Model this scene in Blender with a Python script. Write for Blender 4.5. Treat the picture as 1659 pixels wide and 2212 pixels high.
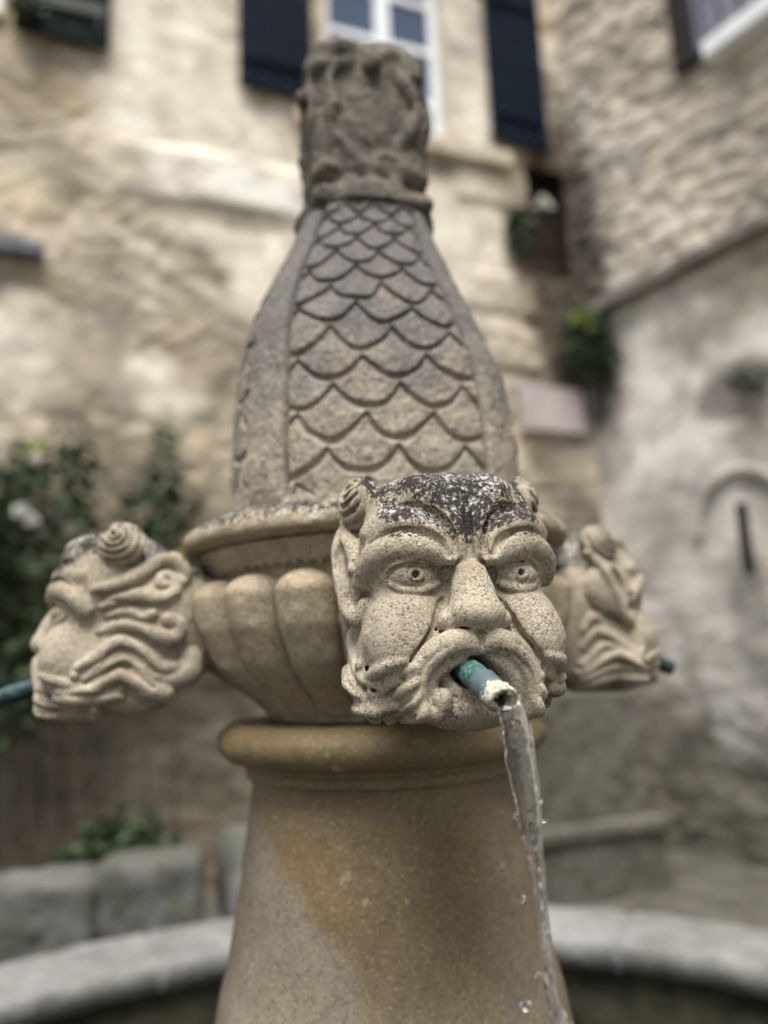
import bpy, math, random
import numpy as np
from mathutils import Vector, Matrix, Euler
PI = math.pi
R = math.radians
for o in list(bpy.data.objects): bpy.data.objects.remove(o)
scene = bpy.context.scene
C = scene.collection
random.seed(4)

# ---------------------------------------------------------------- camera
cam = bpy.data.cameras.new('camera'); camo = bpy.data.objects.new('camera', cam); C.objects.link(camo)
camo.location = (0, -1.0, 1.45)
camo.rotation_euler = (Matrix.Rotation(R(-0.7), 3, 'Z') @ Matrix.Rotation(R(90+10.9), 3, 'X') @ Matrix.Rotation(R(-2.2), 3, 'Z')).to_euler()
cam.sensor_fit = 'VERTICAL'; cam.sensor_height = 36; cam.lens = 1650/2212*36
cam.clip_start = .02; cam.clip_end = 300
cam.dof.use_dof = True; cam.dof.focus_distance = .60; cam.dof.aperture_fstop = 2.0
scene.camera = camo

# ---------------------------------------------------------------- sky, soft sun, exposure
SUN_EL, SUN_AZ = R(68), R(-6)            # azimuth measured from behind the camera towards the right
world = bpy.data.worlds.new('World'); scene.world = world; world.use_nodes = True
nt = world.node_tree; bg = nt.nodes['Background']
sky = nt.nodes.new('ShaderNodeTexSky'); sky.sky_type = 'NISHITA'; sky.sun_disc = False
sky.sun_elevation = SUN_EL; sky.sun_rotation = PI-SUN_AZ
hs = nt.nodes.new('ShaderNodeHueSaturation'); hs.inputs['Saturation'].default_value = .3
nt.links.new(sky.outputs[0], hs.inputs['Color']); nt.links.new(hs.outputs[0], bg.inputs[0]); bg.inputs[1].default_value = .062
sun = bpy.data.lights.new('sun', 'SUN'); sun.energy = 3.2; sun.angle = R(42); sun.color = (1, .972, .935)
suno = bpy.data.objects.new('sun', sun); C.objects.link(suno)
sd = Vector((math.sin(SUN_AZ)*math.cos(SUN_EL), -math.cos(SUN_AZ)*math.cos(SUN_EL), math.sin(SUN_EL)))
suno.location = sd*20; suno.rotation_euler = sd.to_track_quat('Z', 'Y').to_euler()
scene.view_settings.view_transform = 'Standard'; scene.view_settings.look = 'None'
scene.view_settings.exposure = 1.22; scene.view_settings.gamma = 1
scene.cycles.max_bounces = 8; scene.cycles.transmission_bounces = 8

# ---------------------------------------------------------------- helpers
def tag(o, label=None, cat=None, group=None, kind=None):
    if label: o['label'] = label
    if cat: o['category'] = cat
    if group: o['group'] = group
    if kind: o['kind'] = kind
    return o
def empty(name, loc=(0, 0, 0), rz=0.):
    o = bpy.data.objects.new(name, None); C.objects.link(o); o.location = loc; o.rotation_euler = (0, 0, rz); o.empty_display_size = .1
    return o
def meshobj(name, V, F, mat, parent=None, smooth=True, loc=None):
    me = bpy.data.meshes.new(name)
    V = np.asarray(V, np.float32)
    if isinstance(F, np.ndarray):
        n, k = F.shape
        me.vertices.add(len(V)); me.vertices.foreach_set('co', V.ravel())
        me.loops.add(n*k); me.loops.foreach_set('vertex_index', F.astype(np.int32).ravel())
        me.polygons.add(n); me.polygons.foreach_set('loop_start', np.arange(0, n*k, k, dtype=np.int32)); me.polygons.foreach_set('loop_total', np.full(n, k, np.int32))
        me.update(calc_edges=True); me.validate()
    else:
        me.from_pydata(V.tolist(), [], [tuple(f) for f in F])
    if smooth: me.shade_smooth()
    me.materials.append(mat)
    o = bpy.data.objects.new(name, me); C.objects.link(o)
    if parent is not None: o.parent = parent
    if loc is not None: o.location = loc
    return o
class MB:
    """collects boxes and tubes that make up ONE mesh"""
    def __init__(s): s.V = []; s.F = []
    def quad(s, pts):
        n = len(s.V); s.V += [tuple(p) for p in pts]; s.F.append(tuple(range(n, n+len(pts))))
    def box(s, lo, hi, bev=0.):
        x0, y0, z0 = lo; x1, y1, z1 = hi; n = len(s.V)
        if bev <= 0:
            s.V += [(x0,y0,z0),(x1,y0,z0),(x1,y1,z0),(x0,y1,z0),(x0,y0,z1),(x1,y0,z1),(x1,y1,z1),(x0,y1,z1)]
            s.F += [tuple(n+i for i in f) for f in ((0,3,2,1),(4,5,6,7),(0,1,5,4),(1,2,6,5),(2,3,7,6),(3,0,4,7))]
        else:
            b = bev
            rings = [(z0, b), (z0+b, 0), (z1-b, 0), (z1, b)]
            for z, q in rings:
                s.V += [(x0+b,y0+q,z),(x1-b,y0+q,z),(x1-q,y0+b,z),(x1-q,y1-b,z),(x1-b,y1-q,z),(x0+b,y1-q,z),(x0+q,y1-b,z),(x0+q,y0+b,z)]
            for k in range(3):
                for i in range(8):
                    s.F.append((n+k*8+i, n+k*8+(i+1) % 8, n+(k+1)*8+(i+1) % 8, n+(k+1)*8+i))
            s.F.append(tuple(n+i for i in range(7, -1, -1))); s.F.append(tuple(n+24+i for i in range(8)))
        return s
    def tube(s, pts, r, k=8, caps=True):
        P = [Vector(p) for p in pts]; n0 = len(s.V)
        rs = r if isinstance(r, (list, tuple)) else [r]*len(P)
        for i, p in enumerate(P):
            d = (P[min(i+1, len(P)-1)]-P[max(i-1, 0)]).normalized()
            u = d.orthogonal().normalized() if i == 0 else (u-d*u.dot(d)).normalized()
            w = d.cross(u)
            for j in range(k):
                a = 2*PI*j/k; q = p+(u*math.cos(a)+w*math.sin(a))*rs[i]; s.V.append(tuple(q))
        for i in range(len(P)-1):
            for j in range(k):
                s.F.append((n0+i*k+j, n0+i*k+(j+1) % k, n0+(i+1)*k+(j+1) % k, n0+(i+1)*k+j))
        if caps:
            s.F.append(tuple(n0+j for j in range(k-1, -1, -1))); m = n0+(len(P)-1)*k; s.F.append(tuple(m+j for j in range(k)))
        return s
    def build(s, name, mat, parent=None, smooth=False, loc=None):
        return meshobj(name, s.V, s.F, mat, parent, smooth, loc)
def grid_faces(nu, nv, wrap=False):
    """rows nv, columns nu (wrap joins last column to first); index = row*nu+col"""
    c = np.arange(nu if wrap else nu-1); r = np.arange(nv-1)
    c, r = np.meshgrid(c, r); c = c.ravel(); r = r.ravel(); c2 = (c+1) % nu
    return np.stack([r*nu+c, r*nu+c2, (r+1)*nu+c2, (r+1)*nu+c], 1)
def vn2(u, v, seed):
    """smooth 2d value noise -1..1"""
    rs = np.random.RandomState(seed); T = rs.uniform(-1, 1, (256, 256))
    iu = np.floor(u).astype(int); iv = np.floor(v).astype(int); fu = u-iu; fv = v-iv; fu = fu*fu*(3-2*fu); fv = fv*fv*(3-2*fv)
    g = lambda a, b: T[a % 256, b % 256]
    return (g(iu, iv)*(1-fu)+g(iu+1, iv)*fu)*(1-fv)+(g(iu, iv+1)*(1-fu)+g(iu+1, iv+1)*fu)*fv
def fbm2(u, v, seed, n=4):
    a = 0; s = 0
    for i in range(n): a = a+vn2(u*2**i+i*17.3, v*2**i+i*9.1, seed+i)*.5**i; s += .5**i
    return a/s
def sstep(a, b, x):
    t = np.clip((x-a)/(b-a), 0, 1); return t*t*(3-2*t)
def worley(u, v, seed, jit=.9):
    """returns F1, F2 and the cell id (random 0..1)"""
    rs = np.random.RandomState(seed); J = rs.uniform(-.5, .5, (128, 128, 2))*jit; ID = rs.uniform(0, 1, (128, 128))
    iu = np.floor(u).astype(int); iv = np.floor(v).astype(int)
    f1 = np.full(u.shape, 9.); f2 = np.full(u.shape, 9.); idc = np.zeros(u.shape)
    for a in (-1, 0, 1):
        for b in (-1, 0, 1):
            j = J[(iu+a) % 128, (iv+b) % 128]
            d = np.hypot(iu+a+.5+j[..., 0]-u, iv+b+.5+j[..., 1]-v)
            m = d < f1; f2 = np.where(m, f1, np.minimum(f2, d)); idc = np.where(m, ID[(iu+a) % 128, (iv+b) % 128], idc); f1 = np.where(m, d, f1)
    return f1, f2, idc

# ---------------------------------------------------------------- materials
class NT:
    def __init__(s, name, rough=.85, spec=.3):
        s.m = bpy.data.materials.new(name); s.m.use_nodes = True; s.t = s.m.node_tree
        s.b = s.t.nodes['Principled BSDF']; s.b.inputs['Roughness'].default_value = rough; s.b.inputs['Specular IOR Level'].default_value = spec
        s.tc = s.t.nodes.new('ShaderNodeTexCoord'); s.obj = s.tc.outputs['Object']
    def n(s, kind, **kw):
        q = s.t.nodes.new('ShaderNode'+kind)
        for k, v in kw.items(): setattr(q, k, v)
        return q
    def l(s, a, b): s.t.links.new(a, b)
    def noise(s, scale, detail=4, rough=.55, vec=None, dist=0.):
        q = s.n('TexNoise'); q.inputs['Scale'].default_value = scale; q.inputs['Detail'].default_value = detail; q.inputs['Roughness'].default_value = rough; q.inputs['Distortion'].default_value = dist
        s.l(vec or s.obj, q.inputs['Vector']); return q.outputs['Fac']
    def vor(s, scale, feature='F1', vec=None):
        q = s.n('TexVoronoi', feature=feature); q.inputs['Scale'].default_value = scale; s.l(vec or s.obj, q.inputs['Vector']); return q.outputs['Distance']
    def ramp(s, x, a, b, lo=0., hi=1.):
        q = s.n('MapRange', interpolation_type='SMOOTHSTEP'); q.inputs[1].default_value = a; q.inputs[2].default_value = b; q.inputs[3].default_value = lo; q.inputs[4].default_value = hi
        s.l(x, q.inputs[0]); return q.outputs[0]
    def math(s, op, a, b=None, clamp=False):
        q = s.n('Math', operation=op, use_clamp=clamp)
        for i, x in enumerate((a, b)):
            if x is None: continue
            if isinstance(x, (int, float)): q.inputs[i].default_value = x
            else: s.l(x, q.inputs[i])
        return q.outputs[0]
    def mix(s, fac, a, b, mode='MIX'):
        q = s.n('Mix', data_type='RGBA', blend_type=mode)
        for i, x in ((0, fac), (6, a), (7, b)):
            if isinstance(x, (int, float)): q.inputs[i].default_value = x
            elif isinstance(x, tuple): q.inputs[i].default_value = (*x, 1)
            else: s.l(x, q.inputs[i])
        return q.outputs[2]
    def xyz(s, vec=None):
        q = s.n('SeparateXYZ'); s.l(vec or s.obj, q.inputs[0]); return q.outputs
    def scaled(s, v):
        q = s.n('VectorMath', operation='MULTIPLY'); s.l(s.obj, q.inputs[0]); q.inputs[1].default_value = v; return q.outputs[0]
    def nz(s):
        g = s.n('NewGeometry'); q = s.n('SeparateXYZ'); s.l(g.outputs['True Normal' if False else 'Normal'], q.inputs[0]); return q.outputs[2]
    def bump(s, h, dist, strength=1., prev=None):
        q = s.n('Bump'); q.inputs['Distance'].default_value = dist; q.inputs['Strength'].default_value = strength; s.l(h, q.inputs['Height'])
        if prev is not None: s.l(prev, q.inputs['Normal'])
        return q.outputs[0]
    def done(s, col, nrm=None, rough=None):
        if isinstance(col, tuple): s.b.inputs['Base Color'].default_value = (*col, 1)
        else: s.l(col, s.b.inputs['Base Color'])
        if nrm is not None: s.l(nrm, s.b.inputs['Normal'])
        if rough is not None: s.l(rough, s.b.inputs['Roughness'])
        return s.m

def carved_stone(name, base, dark, light, lichen=None, grain=420., pit=.9, bumpd=.0012, grey=None, streak=False):
    """weathered limestone; lichen = (axis-z start, axis-z end, amount on upward faces, coverage)"""
    m = NT(name, .92, .2)
    patch = m.ramp(m.noise(22, 3, .6), .36, .62, .25, 1)
    big = m.noise(14, 4, .6); mid = m.noise(60, 4, .6); fin = m.noise(grain, 3, .7); fin2 = m.noise(grain*.85, 4, .75)
    col = m.mix(m.ramp(big, .3, .7), base, light)
    col = m.mix(m.ramp(mid, .38, .68, 0, .5), col, dark)
    col = m.mix(m.math('MULTIPLY', m.ramp(fin, .50, .64, 0, .75), patch), col, tuple(min(1, c*1.5) for c in light)); col = m.mix(m.math('MULTIPLY', m.ramp(fin, .46, .34, 0, .6), patch), col, dark)
    pits = m.math('MULTIPLY', m.ramp(fin2, .43, .36), m.ramp(m.noise(40, 3), .4, .6, .25, 1))
    col = m.mix(m.math('MULTIPLY', pits, pit), col, tuple(c*.28 for c in dark))
    if grey is not None:                      # grey weathering film, thicker upwards
        z = m.xyz()[2]
        g = m.math('ADD', m.ramp(z, grey[0], grey[1]), m.math('MULTIPLY', m.math('SUBTRACT', big, .5), 1.6))
        col = m.mix(m.ramp(g, .15, .85, 0, grey[3]), col, grey[2])
        col = m.mix(m.ramp(m.noise(150, 5, .75), .52, .66, 0, .6), col, tuple(c*.45 for c in grey[2]))
        col = m.mix(m.math('MULTIPLY', m.ramp(fin, .52, .64, 0, .55), m.ramp(g, .1, .8)), col, tuple(c*3.2 for c in grey[2]))
    if lichen is not None:
        for li, (z0, z1, upw, cov, hz, tone, sc) in enumerate(lichen):
            z = m.xyz()[2]
            up = m.ramp(m.nz(), -.1, .75)
            a = m.math('ADD', m.math('MULTIPLY', m.ramp(z, z0, z1), hz), m.math('MULTIPLY', up, upw))
            a = m.math('ADD', a, m.math('MULTIPLY', m.math('SUBTRACT', m.noise(sc*.12, 4, .65), .5), 1.5))
            if streak and li == 1:                          # runs of lichen down the middle furrows of the brow
                x = m.math('ABSOLUTE', m.math('ADD', m.xyz()[0], m.math('MULTIPLY', m.math('SUBTRACT', m.noise(60, 3), .5), .02)))
                a = m.math('ADD', a, m.math('MULTIPLY', m.math('MULTIPLY', m.ramp(x, .020, .004), m.ramp(z, .034, .046)), .55))
            if streak: a = m.math('SUBTRACT', a, m.math('MULTIPLY', m.ramp(m.math('ABSOLUTE', m.xyz()[0]), .062, .076), .5))
            spk = m.noise(sc, 5, .78)
            th = m.math('ADD', m.math('MULTIPLY', a, cov), spk)
            col = m.mix(m.ramp(th, .86, .93, 0, .96), col, tone)
    h = m.math('ADD', m.math('MULTIPLY', fin, .6), m.math('ADD', m.math('MULTIPLY', fin2, 1.1), m.math('MULTIPLY', pits, -.8)))
    nb = m.bump(h, bumpd, 1.)
    return m.done(col, nb)

HRES = 1.0
# ---------------------------------------------------------------- voxel sculpting (signed distance grids -> surface nets)
class Vox:
    """A signed distance grid in millimetres that can be carved like clay and turned into a mesh."""
    def __init__(s, lo, hi, res):
        s.lo = np.array(lo, float); s.res = res
        s.n = np.ceil((np.array(hi, float)-s.lo)/res).astype(int)+1
        s.ax = [(s.lo[i]+np.arange(s.n[i])*res).astype(np.float32) for i in range(3)]
        s.F = np.full(tuple(s.n), 50.0, np.float32)
    def box(s, lo, hi):
        sl = []
        for i in range(3):
            a = int(np.clip(math.floor((lo[i]-s.lo[i])/s.res), 0, s.n[i]-1)); b = int(np.clip(math.ceil((hi[i]-s.lo[i])/s.res)+1, a+1, s.n[i]))
            sl.append(slice(a, b))
        sl = tuple(sl)
        return sl, s.ax[0][sl[0]][:, None, None], s.ax[1][sl[1]][None, :, None], s.ax[2][sl[2]][None, None, :]
    def uni(s, sl, d, k):
        a = s.F[sl]
        if k <= 0: s.F[sl] = np.minimum(a, d); return
        h = np.clip(.5+.5*(a-d)/k, 0, 1)
        s.F[sl] = a*(1-h)+d*h-k*h*(1-h)
    def cut(s, sl, d, k):
        a = s.F[sl]; h = np.clip(.5-.5*(a+d)/max(k, 1e-3), 0, 1)
        s.F[sl] = a*(1-h)-d*h+k*h*(1-h)
    def ell(s, c, r, k=6, sub=False, rot=0.0, plane='xz'):
        m = max(r)*(1.25 if rot else 1)+k+8
        R = [m]*3 if rot else [q+k+8 for q in r]
        sl, X, Y, Z = s.box([c[i]-R[i] for i in range(3)], [c[i]+R[i] for i in range(3)])
        x, y, z = X-c[0], Y-c[1], Z-c[2]
        if rot:
            ca, sa = math.cos(rot), math.sin(rot)
            if plane == 'xz': x, z = x*ca+z*sa, z*ca-x*sa
            elif plane == 'yz': y, z = y*ca+z*sa, z*ca-y*sa
            else: x, y = x*ca+y*sa, y*ca-x*sa
        k0 = np.sqrt((x/r[0])**2+(y/r[1])**2+(z/r[2])**2); k1 = np.sqrt((x/r[0]**2)**2+(y/r[1]**2)**2+(z/r[2]**2)**2)
        d = (k0*(k0-1)/np.maximum(k1, 1e-6)).astype(np.float32)
        (s.cut if sub else s.uni)(sl, d, k)
    def rbox(s, c, h, rad, k=4, sub=False):
        sl, X, Y, Z = s.box([c[i]-h[i]-k-8 for i in range(3)], [c[i]+h[i]+k+8 for i in range(3)])
        q = [np.abs(A-c[i])-(h[i]-rad) for i, A in enumerate((X, Y, Z))]
        d = np.sqrt(np.maximum(q[0], 0)**2+np.maximum(q[1], 0)**2+np.maximum(q[2], 0)**2)+np.minimum(np.maximum(np.maximum(q[0], q[1]), q[2]), 0)-rad
        (s.cut if sub else s.uni)(sl, d, k)
    def tube(s, pts, k=3, sub=False, smooth=True):
        """round-cone chain; pts = [(x, y, z, r), ...]"""
        P = np.array(pts, float)
        if smooth and len(P) > 2: P = catmull(P, 6)
        rm = P[:, 3].max()+k+6
        lo = P[:, :3].min(0)-rm; hi = P[:, :3].max(0)+rm
        sl, X, Y, Z = s.box(lo, hi)
        D = np.full(s.F[sl].shape, 60.0, np.float32)
        base = [q.start for q in sl]
        for a, b in zip(P[:-1], P[1:]):
            m = max(a[3], b[3])+k+6
            s2, x, y, z = s.box(np.minimum(a[:3], b[:3])-m, np.maximum(a[:3], b[:3])+m)
            ab = b[:3]-a[:3]; L = max(float(ab@ab), 1e-9)
            px, py, pz = x-a[0], y-a[1], z-a[2]
            t = np.clip((px*ab[0]+py*ab[1]+pz*ab[2])/L, 0, 1)
            d = np.sqrt((px-t*ab[0])**2+(py-t*ab[1])**2+(pz-t*ab[2])**2)-(a[3]+t*(b[3]-a[3]))
            loc = tuple(slice(q.start-o, q.stop-o) for q, o in zip(s2, base))
            D[loc] = np.minimum(D[loc], d)
        (s.cut if sub else s.uni)(sl, D, k)
    def drape(s, p, q, axis, sgn):
        """surface coordinate along axis seen from its sgn side at the two other coordinates"""
        o = [i for i in range(3) if i != axis]
        i0 = int(np.clip(round((p-s.lo[o[0]])/s.res), 0, s.n[o[0]]-1)); i1 = int(np.clip(round((q-s.lo[o[1]])/s.res), 0, s.n[o[1]]-1))
        ix = [0, 0, 0]; ix[o[0]] = i0; ix[o[1]] = i1; ix[axis] = slice(None)
        col = s.F[tuple(ix)]; c = s.ax[axis]
        if sgn > 0: col = col[::-1]; c = c[::-1]
        w = np.nonzero(col < 0)[0]
        if len(w) == 0: return None
        j = w[0]
        return float(c[j]) if j == 0 else float(c[j-1]+(c[j]-c[j-1])*col[j-1]/(col[j-1]-col[j]))
    def lay(s, pts, axis, sgn, off=0., k=3, sub=False, reach=None):
        """a strand laid on the surface: pts = [(p, q, r), ...] in the two other coordinates"""
        P = catmull(np.array(pts, float), 5) if len(pts) > 2 else np.array(pts, float)
        hs = [s.drape(a[0], a[1], axis, sgn) for a in P]
        ok = [h for h in hs if h is not None]
        if not ok: return
        last = ok[0]; out = []
        for i, h in enumerate(hs):
            if h is None or (reach is not None and (h-reach)*sgn < 0): h = last if reach is None else (reach if h is None else max(h*sgn, reach*sgn)*sgn)
            last = h; out.append(h)
        out = np.array(out)
        for _ in range(3): out[1:-1] = (out[:-2]+2*out[1:-1]+out[2:])/4
        T = []
        for a, h in zip(P, out):
            v = [0, 0, 0]; o = [i for i in range(3) if i != axis]
            v[o[0]] = a[0]; v[o[1]] = a[1]; v[axis] = h+sgn*off
            T.append((*v, a[2]))
        s.tube(T, k, sub, smooth=False)
    def noise(s, scale, amp, seed):
        s.F += amp*vnoise3(s.ax, scale, seed)
    def blur(s, n=1):
        for _ in range(n):
            for a in range(3):
                F = s.F; G = F.copy()
                i0 = [slice(None)]*3; i1 = [slice(None)]*3; i2 = [slice(None)]*3
                i0[a] = slice(0, -2); i1[a] = slice(1, -1); i2[a] = slice(2, None)
                G[tuple(i1)] = .25*F[tuple(i0)]+.5*F[tuple(i1)]+.25*F[tuple(i2)]; s.F = G
    def mesh(s, scale=.001):
        return surface_nets(s.F, s.lo, s.res, scale)

def catmull(P, n):
    out = []
    Q = np.vstack([2*P[0]-P[1], P, 2*P[-1]-P[-2]])
    for i in range(1, len(Q)-2):
        p0, p1, p2, p3 = Q[i-1:i+3]
        for t in np.linspace(0, 1, n, endpoint=False):
            out.append(.5*((2*p1)+(-p0+p2)*t+(2*p0-5*p1+4*p2-p3)*t*t+(-p0+3*p1-3*p2+p3)*t**3))
    out.append(P[-1]); out = np.array(out)
    return out

def vnoise3(ax, scale, seed):
    """smooth random field on a grid, values about -1..1"""
    rs = np.random.RandomState(seed)
    idx = []; fr = []
    for a in ax:
        u = (a-a[0])/scale+.37; i = np.floor(u).astype(int); f = u-i; f = f*f*(3-2*f); idx.append(i); fr.append(f.astype(np.float32))
    R = rs.uniform(-1, 1, tuple(i.max()+2 for i in idx)).astype(np.float32)
    A = R[idx[0]]*(1-fr[0])[:, None, None]+R[idx[0]+1]*fr[0][:, None, None]
    A = A[:, idx[1]]*(1-fr[1])[None, :, None]+A[:, idx[1]+1]*fr[1][None, :, None]
    return A[:, :, idx[2]]*(1-fr[2])+A[:, :, idx[2]+1]*fr[2]

def surface_nets(F, lo, res, scale):
    n = F.shape; I = F < 0
    c = [(i, j, k) for i in (0, 1) for j in (0, 1) for k in (0, 1)]
    def sub(A, o): return A[o[0]:n[0]-1+o[0], o[1]:n[1]-1+o[1], o[2]:n[2]-1+o[2]]
    cnt = sum(sub(I, o).astype(np.int8) for o in c)
    act = (cnt > 0) & (cnt < 8)
    ijk = np.argwhere(act)
    vid = np.full(act.shape, -1, np.int64); vid[act] = np.arange(len(ijk))
    S = np.zeros((len(ijk), 3)); N = np.zeros(len(ijk))
    for a in range(8):
        for b in range(a+1, 8):
            A, B = np.array(c[a]), np.array(c[b])
            if abs(A-B).sum() != 1: continue
            fa = F[tuple((ijk+A).T)]; fb = F[tuple((ijk+B).T)]
            m = (fa < 0) != (fb < 0)
            t = np.where(m, fa/np.where(m, fa-fb, 1), 0)
            S += np.where(m[:, None], A+(B-A)*t[:, None], 0); N += m
    V = (ijk+S/N[:, None])*res+lo
    quads = []
    for a in range(3):
        b, d = (a+1) % 3, (a+2) % 3
        i0 = [slice(1, n[q]-1) for q in range(3)]; i1 = list(i0); i0[a] = slice(0, n[a]-1); i1[a] = slice(1, n[a])
        A = I[tuple(i0)]; B = I[tuple(i1)]; E = np.argwhere(A != B)
        if not len(E): continue
        flip = A[tuple(E.T)]
        off = np.zeros(3, int); off[b] = 1; off[d] = 1
        E = E+off           # index of the edge's start corner
        def cell(db, dd):
            q = E.copy(); q[:, b] -= db; q[:, d] -= dd; return vid[tuple(q.T)]
        Q = np.stack([cell(1, 1), cell(0, 1), cell(0, 0), cell(1, 0)], 1)
        Q[~flip] = Q[~flip][:, ::-1]; quads.append(Q)
    Q = np.vstack(quads); Q = Q[(Q >= 0).all(1)]
    return V*scale, Q
# ---------------------------------------------------------------- the carved head: x = across, y = -depth, z = up, millimetres
def sculpt_head(res, seed=1):
    v = Vox((-112, -48, -106), (112, 172, 146), res)
    W = lambda pts: [(p[0], -p[2], p[1], p[3]) for p in pts]           # (u, v, w, r) -> grid
    E = lambda c, r, k=6, **a: v.ell((c[0], -c[2], c[1]), (r[0], r[2], r[1]), k, **a)
    # masses
    E((0, 46, -66), (80, 78, 66), 10)
    E((0, 60, -44), (72, 62, 52), 18)
    E((0, -24, -62), (84, 70, 72), 22)
    for s in (-1, 1):
        E((s*49, -22, -18), (36, 44, 36), 14)
        E((s*64, -42, -38), (23, 34, 30), 12)
        E((s*58, 52, -30), (24, 42, 30), 12)
        E((s*42, 92, -40), (28, 26, 26), 12)
    E((0, -60, -26), (58, 34, 40), 14)
    v.rbox((0, 125, 18), (68, 62, 64), 40, 14)                            # neck block running back to the bowl
    for s in (-1, 1):
        E((s*54, -50, -82), (27, 38, 48), 12)
        E((s*62, 10, -112), (24, 62, 34), 12)
    # eye sockets
    for s in (-1, 1):
        E((s*42, 29, 13), (28, 14.5, 18), 5, sub=True)
        E((s*42, 37, 9), (27, 7, 14), 3, sub=True)
        E((s*22, 30, 16), (10, 13, 12), 6, sub=True)
    # nose
    v.tube(W([(0, 46, -2, 12), (0, 32, 6, 13), (0, 14, 13, 17), (0, -2, 17, 20)]), 5)
    E((0, -5, 20), (23, 14, 20), 5)
    # cheeks
    for s in (-1, 1):
        E((s*45, -3, -1), (21, 15, 17), 7)
        E((s*54, -25, -5), (28, 29, 26), 8)
    for s in (-1, 1):
        E((s*20.5, -9.5, 13), (9.5, 9.5, 14), 2)
    # brows: bulging lobes curling down to the nose root
    for s in (-1, 1):
        v.tube(W([(s*17, 42, 11, 8), (s*26, 45, 11, 10.5), (s*38, 50, 8, 12), (s*52, 52, 2, 12.5), (s*66, 49, -8, 12), (s*77, 40, -20, 11), (s*80, 28, -30, 9)]), 4)
        v.tube(W([(s*15, 44, 10, 6.5), (s*20, 54, 9, 8), (s*30, 63, 6, 9.5), (s*44, 70, 0, 11), (s*60, 71, -10, 11), (s*74, 66, -24, 10)]), 3.5)
        v.tube(W([(s*6, 46, 9, 6.2), (s*7, 56, 9, 7), (s*9, 68, 7, 8), (s*17, 82, 0, 9.5), (s*30, 94, -9, 12)]), 3.5)
        E((s*26, 96, -22), (26, 22, 24), 10)
    # furrows between the folds
    for s in (-1, 1):
        v.lay([(s*12.5, 43, 3.4), (s*12.5, 56, 3.4), (s*16, 68, 3.2), (s*25, 80, 2.8), (s*38, 87, 1.8), (s*52, 88, 1.0)], 1, -1, -1.8, 1.6, True)
        v.lay([(s*19, 43, 3.2), (s*26, 55, 3.6), (s*38, 62, 3.4), (s*54, 65, 3.0), (s*68, 62, 2.2), (s*78, 56, 1.4)], 1, -1, -1.8, 1.6, True)
    v.lay([(1, 42, 3.4), (0, 54, 3.4), (1, 68, 3.0), (3, 84, 2.4), (2, 98, 1.4)], 1, -1, -1.6, 1.6, True)
    v.tube(W([(-14, 37, 10, 2.4), (0, 39, 19, 2.0), (14, 37, 10, 2.4)]), 2, True)
    # eyes
    for s in (-1, 1):
        E((s*43, 28, -6), (20.5, 13, 17.5), 1.2)
        up = [(s*66, 28, -10, 3.2), (s*61, 35.5, -1, 3.6), (s*52, 40.0, 6.5, 3.8), (s*43, 41.2, 9.5, 4.0), (s*33, 39.5, 8.5, 3.8), (s*25, 35, 5, 3.2), (s*20, 28.5, 2, 2.6)]
        v.tube(W(up), 1.2)
        v.tube(W([(a[0], a[1]+5.6, a[2]-1.5, 3.4) for a in up[1:-1]]), .8)
        v.tube(W([(s*64, 24, -8, 2.6), (s*56, 18, 2, 3.0), (s*45, 15.4, 7.0, 3.2), (s*34, 17.5, 6.5, 3.0), (s*24, 23, 4, 2.6), (s*19, 28, 2, 2.4)]), 1.6)
        cx, cy = s*44.5, 28.6
        ring = [(cx+8.2*math.cos(t), cy+7.8*math.sin(t)) for t in np.linspace(0, 2*PI, 13)]
        v.lay([(a, b, 1.5) for a, b in ring], 1, -1, .2, .7, True)
        v.lay([(s*65, 30, 1.6), (s*60, 34, 1.8), (s*52, 37.2, 1.8), (s*43, 38.2, 1.8), (s*34, 36.6, 1.8), (s*26, 32, 1.6)], 1, -1, -.8, .6, True)
        w0 = v.drape(cx, cy, 1, -1) or -12
        v.tube([(cx, w0-2, cy, 3.3), (cx, w0+7, cy, 2.8)], .7, True)
        pass
        E((s*21, 28, 9), (5, 7, 12), 2, sub=True)
    # cheeks: a soft bag under the eye and the deep line beside nose and mouth
    for s in (-1, 1):
        v.lay([(s*22, 9, 2.2), (s*27, 3, 3.0), (s*32, -7, 3.6), (s*36, -18, 4.2), (s*44, -29, 4.2), (s*54, -42, 4.0), (s*57, -58, 3.6), (s*57, -74, 2.6)], 1, -1, -2.2, 2.6, True)
        v.lay([(s*30, 0, 1.6), (s*34, -9, 2.2), (s*38, -18, 2.4), (s*46, -28, 2.0), (s*54, -40, 1.5)], 1, -1, -2.0, 1.5, True)
    v.tube(W([(-28, -17, 10, 4.5), (-14, -21.5, 17, 3.8), (0, -23, 22, 3.2), (14, -21.5, 17, 3.8), (28, -17, 10, 4.5)]), 2.0, True)
    for s in (-1, 1):
        E((s*11, -18, 22), (5.4, 5, 8), 1.5, sub=True)
    # chin and lower lip
    E((0, -76, -8), (44, 20, 32), 8)
    v.tube(W([(-25, -44, 6, 6), (-24, -56, 10, 6.5), (-15, -65, 14, 7), (0, -68, 16, 7), (15, -65, 14, 7), (24, -56, 10, 6.5)]), 3)
    E((-5, -49, 20), (16, 13, 52), 2.0, sub=True)
    # moustache
    L = [(-3, -28, 19, 8.4), (-14, -25.5, 21, 9.4), (-27, -29, 20, 10), (-38, -37, 16.5, 10), (-45.5, -49, 13, 9.6), (-48, -62, 12, 8.6), (-46, -74, 12, 7.6), (-38, -79, 13, 6.8), (-31.5, -75, 14.5, 6.8), (-31, -68, 15.5, 8)]
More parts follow.
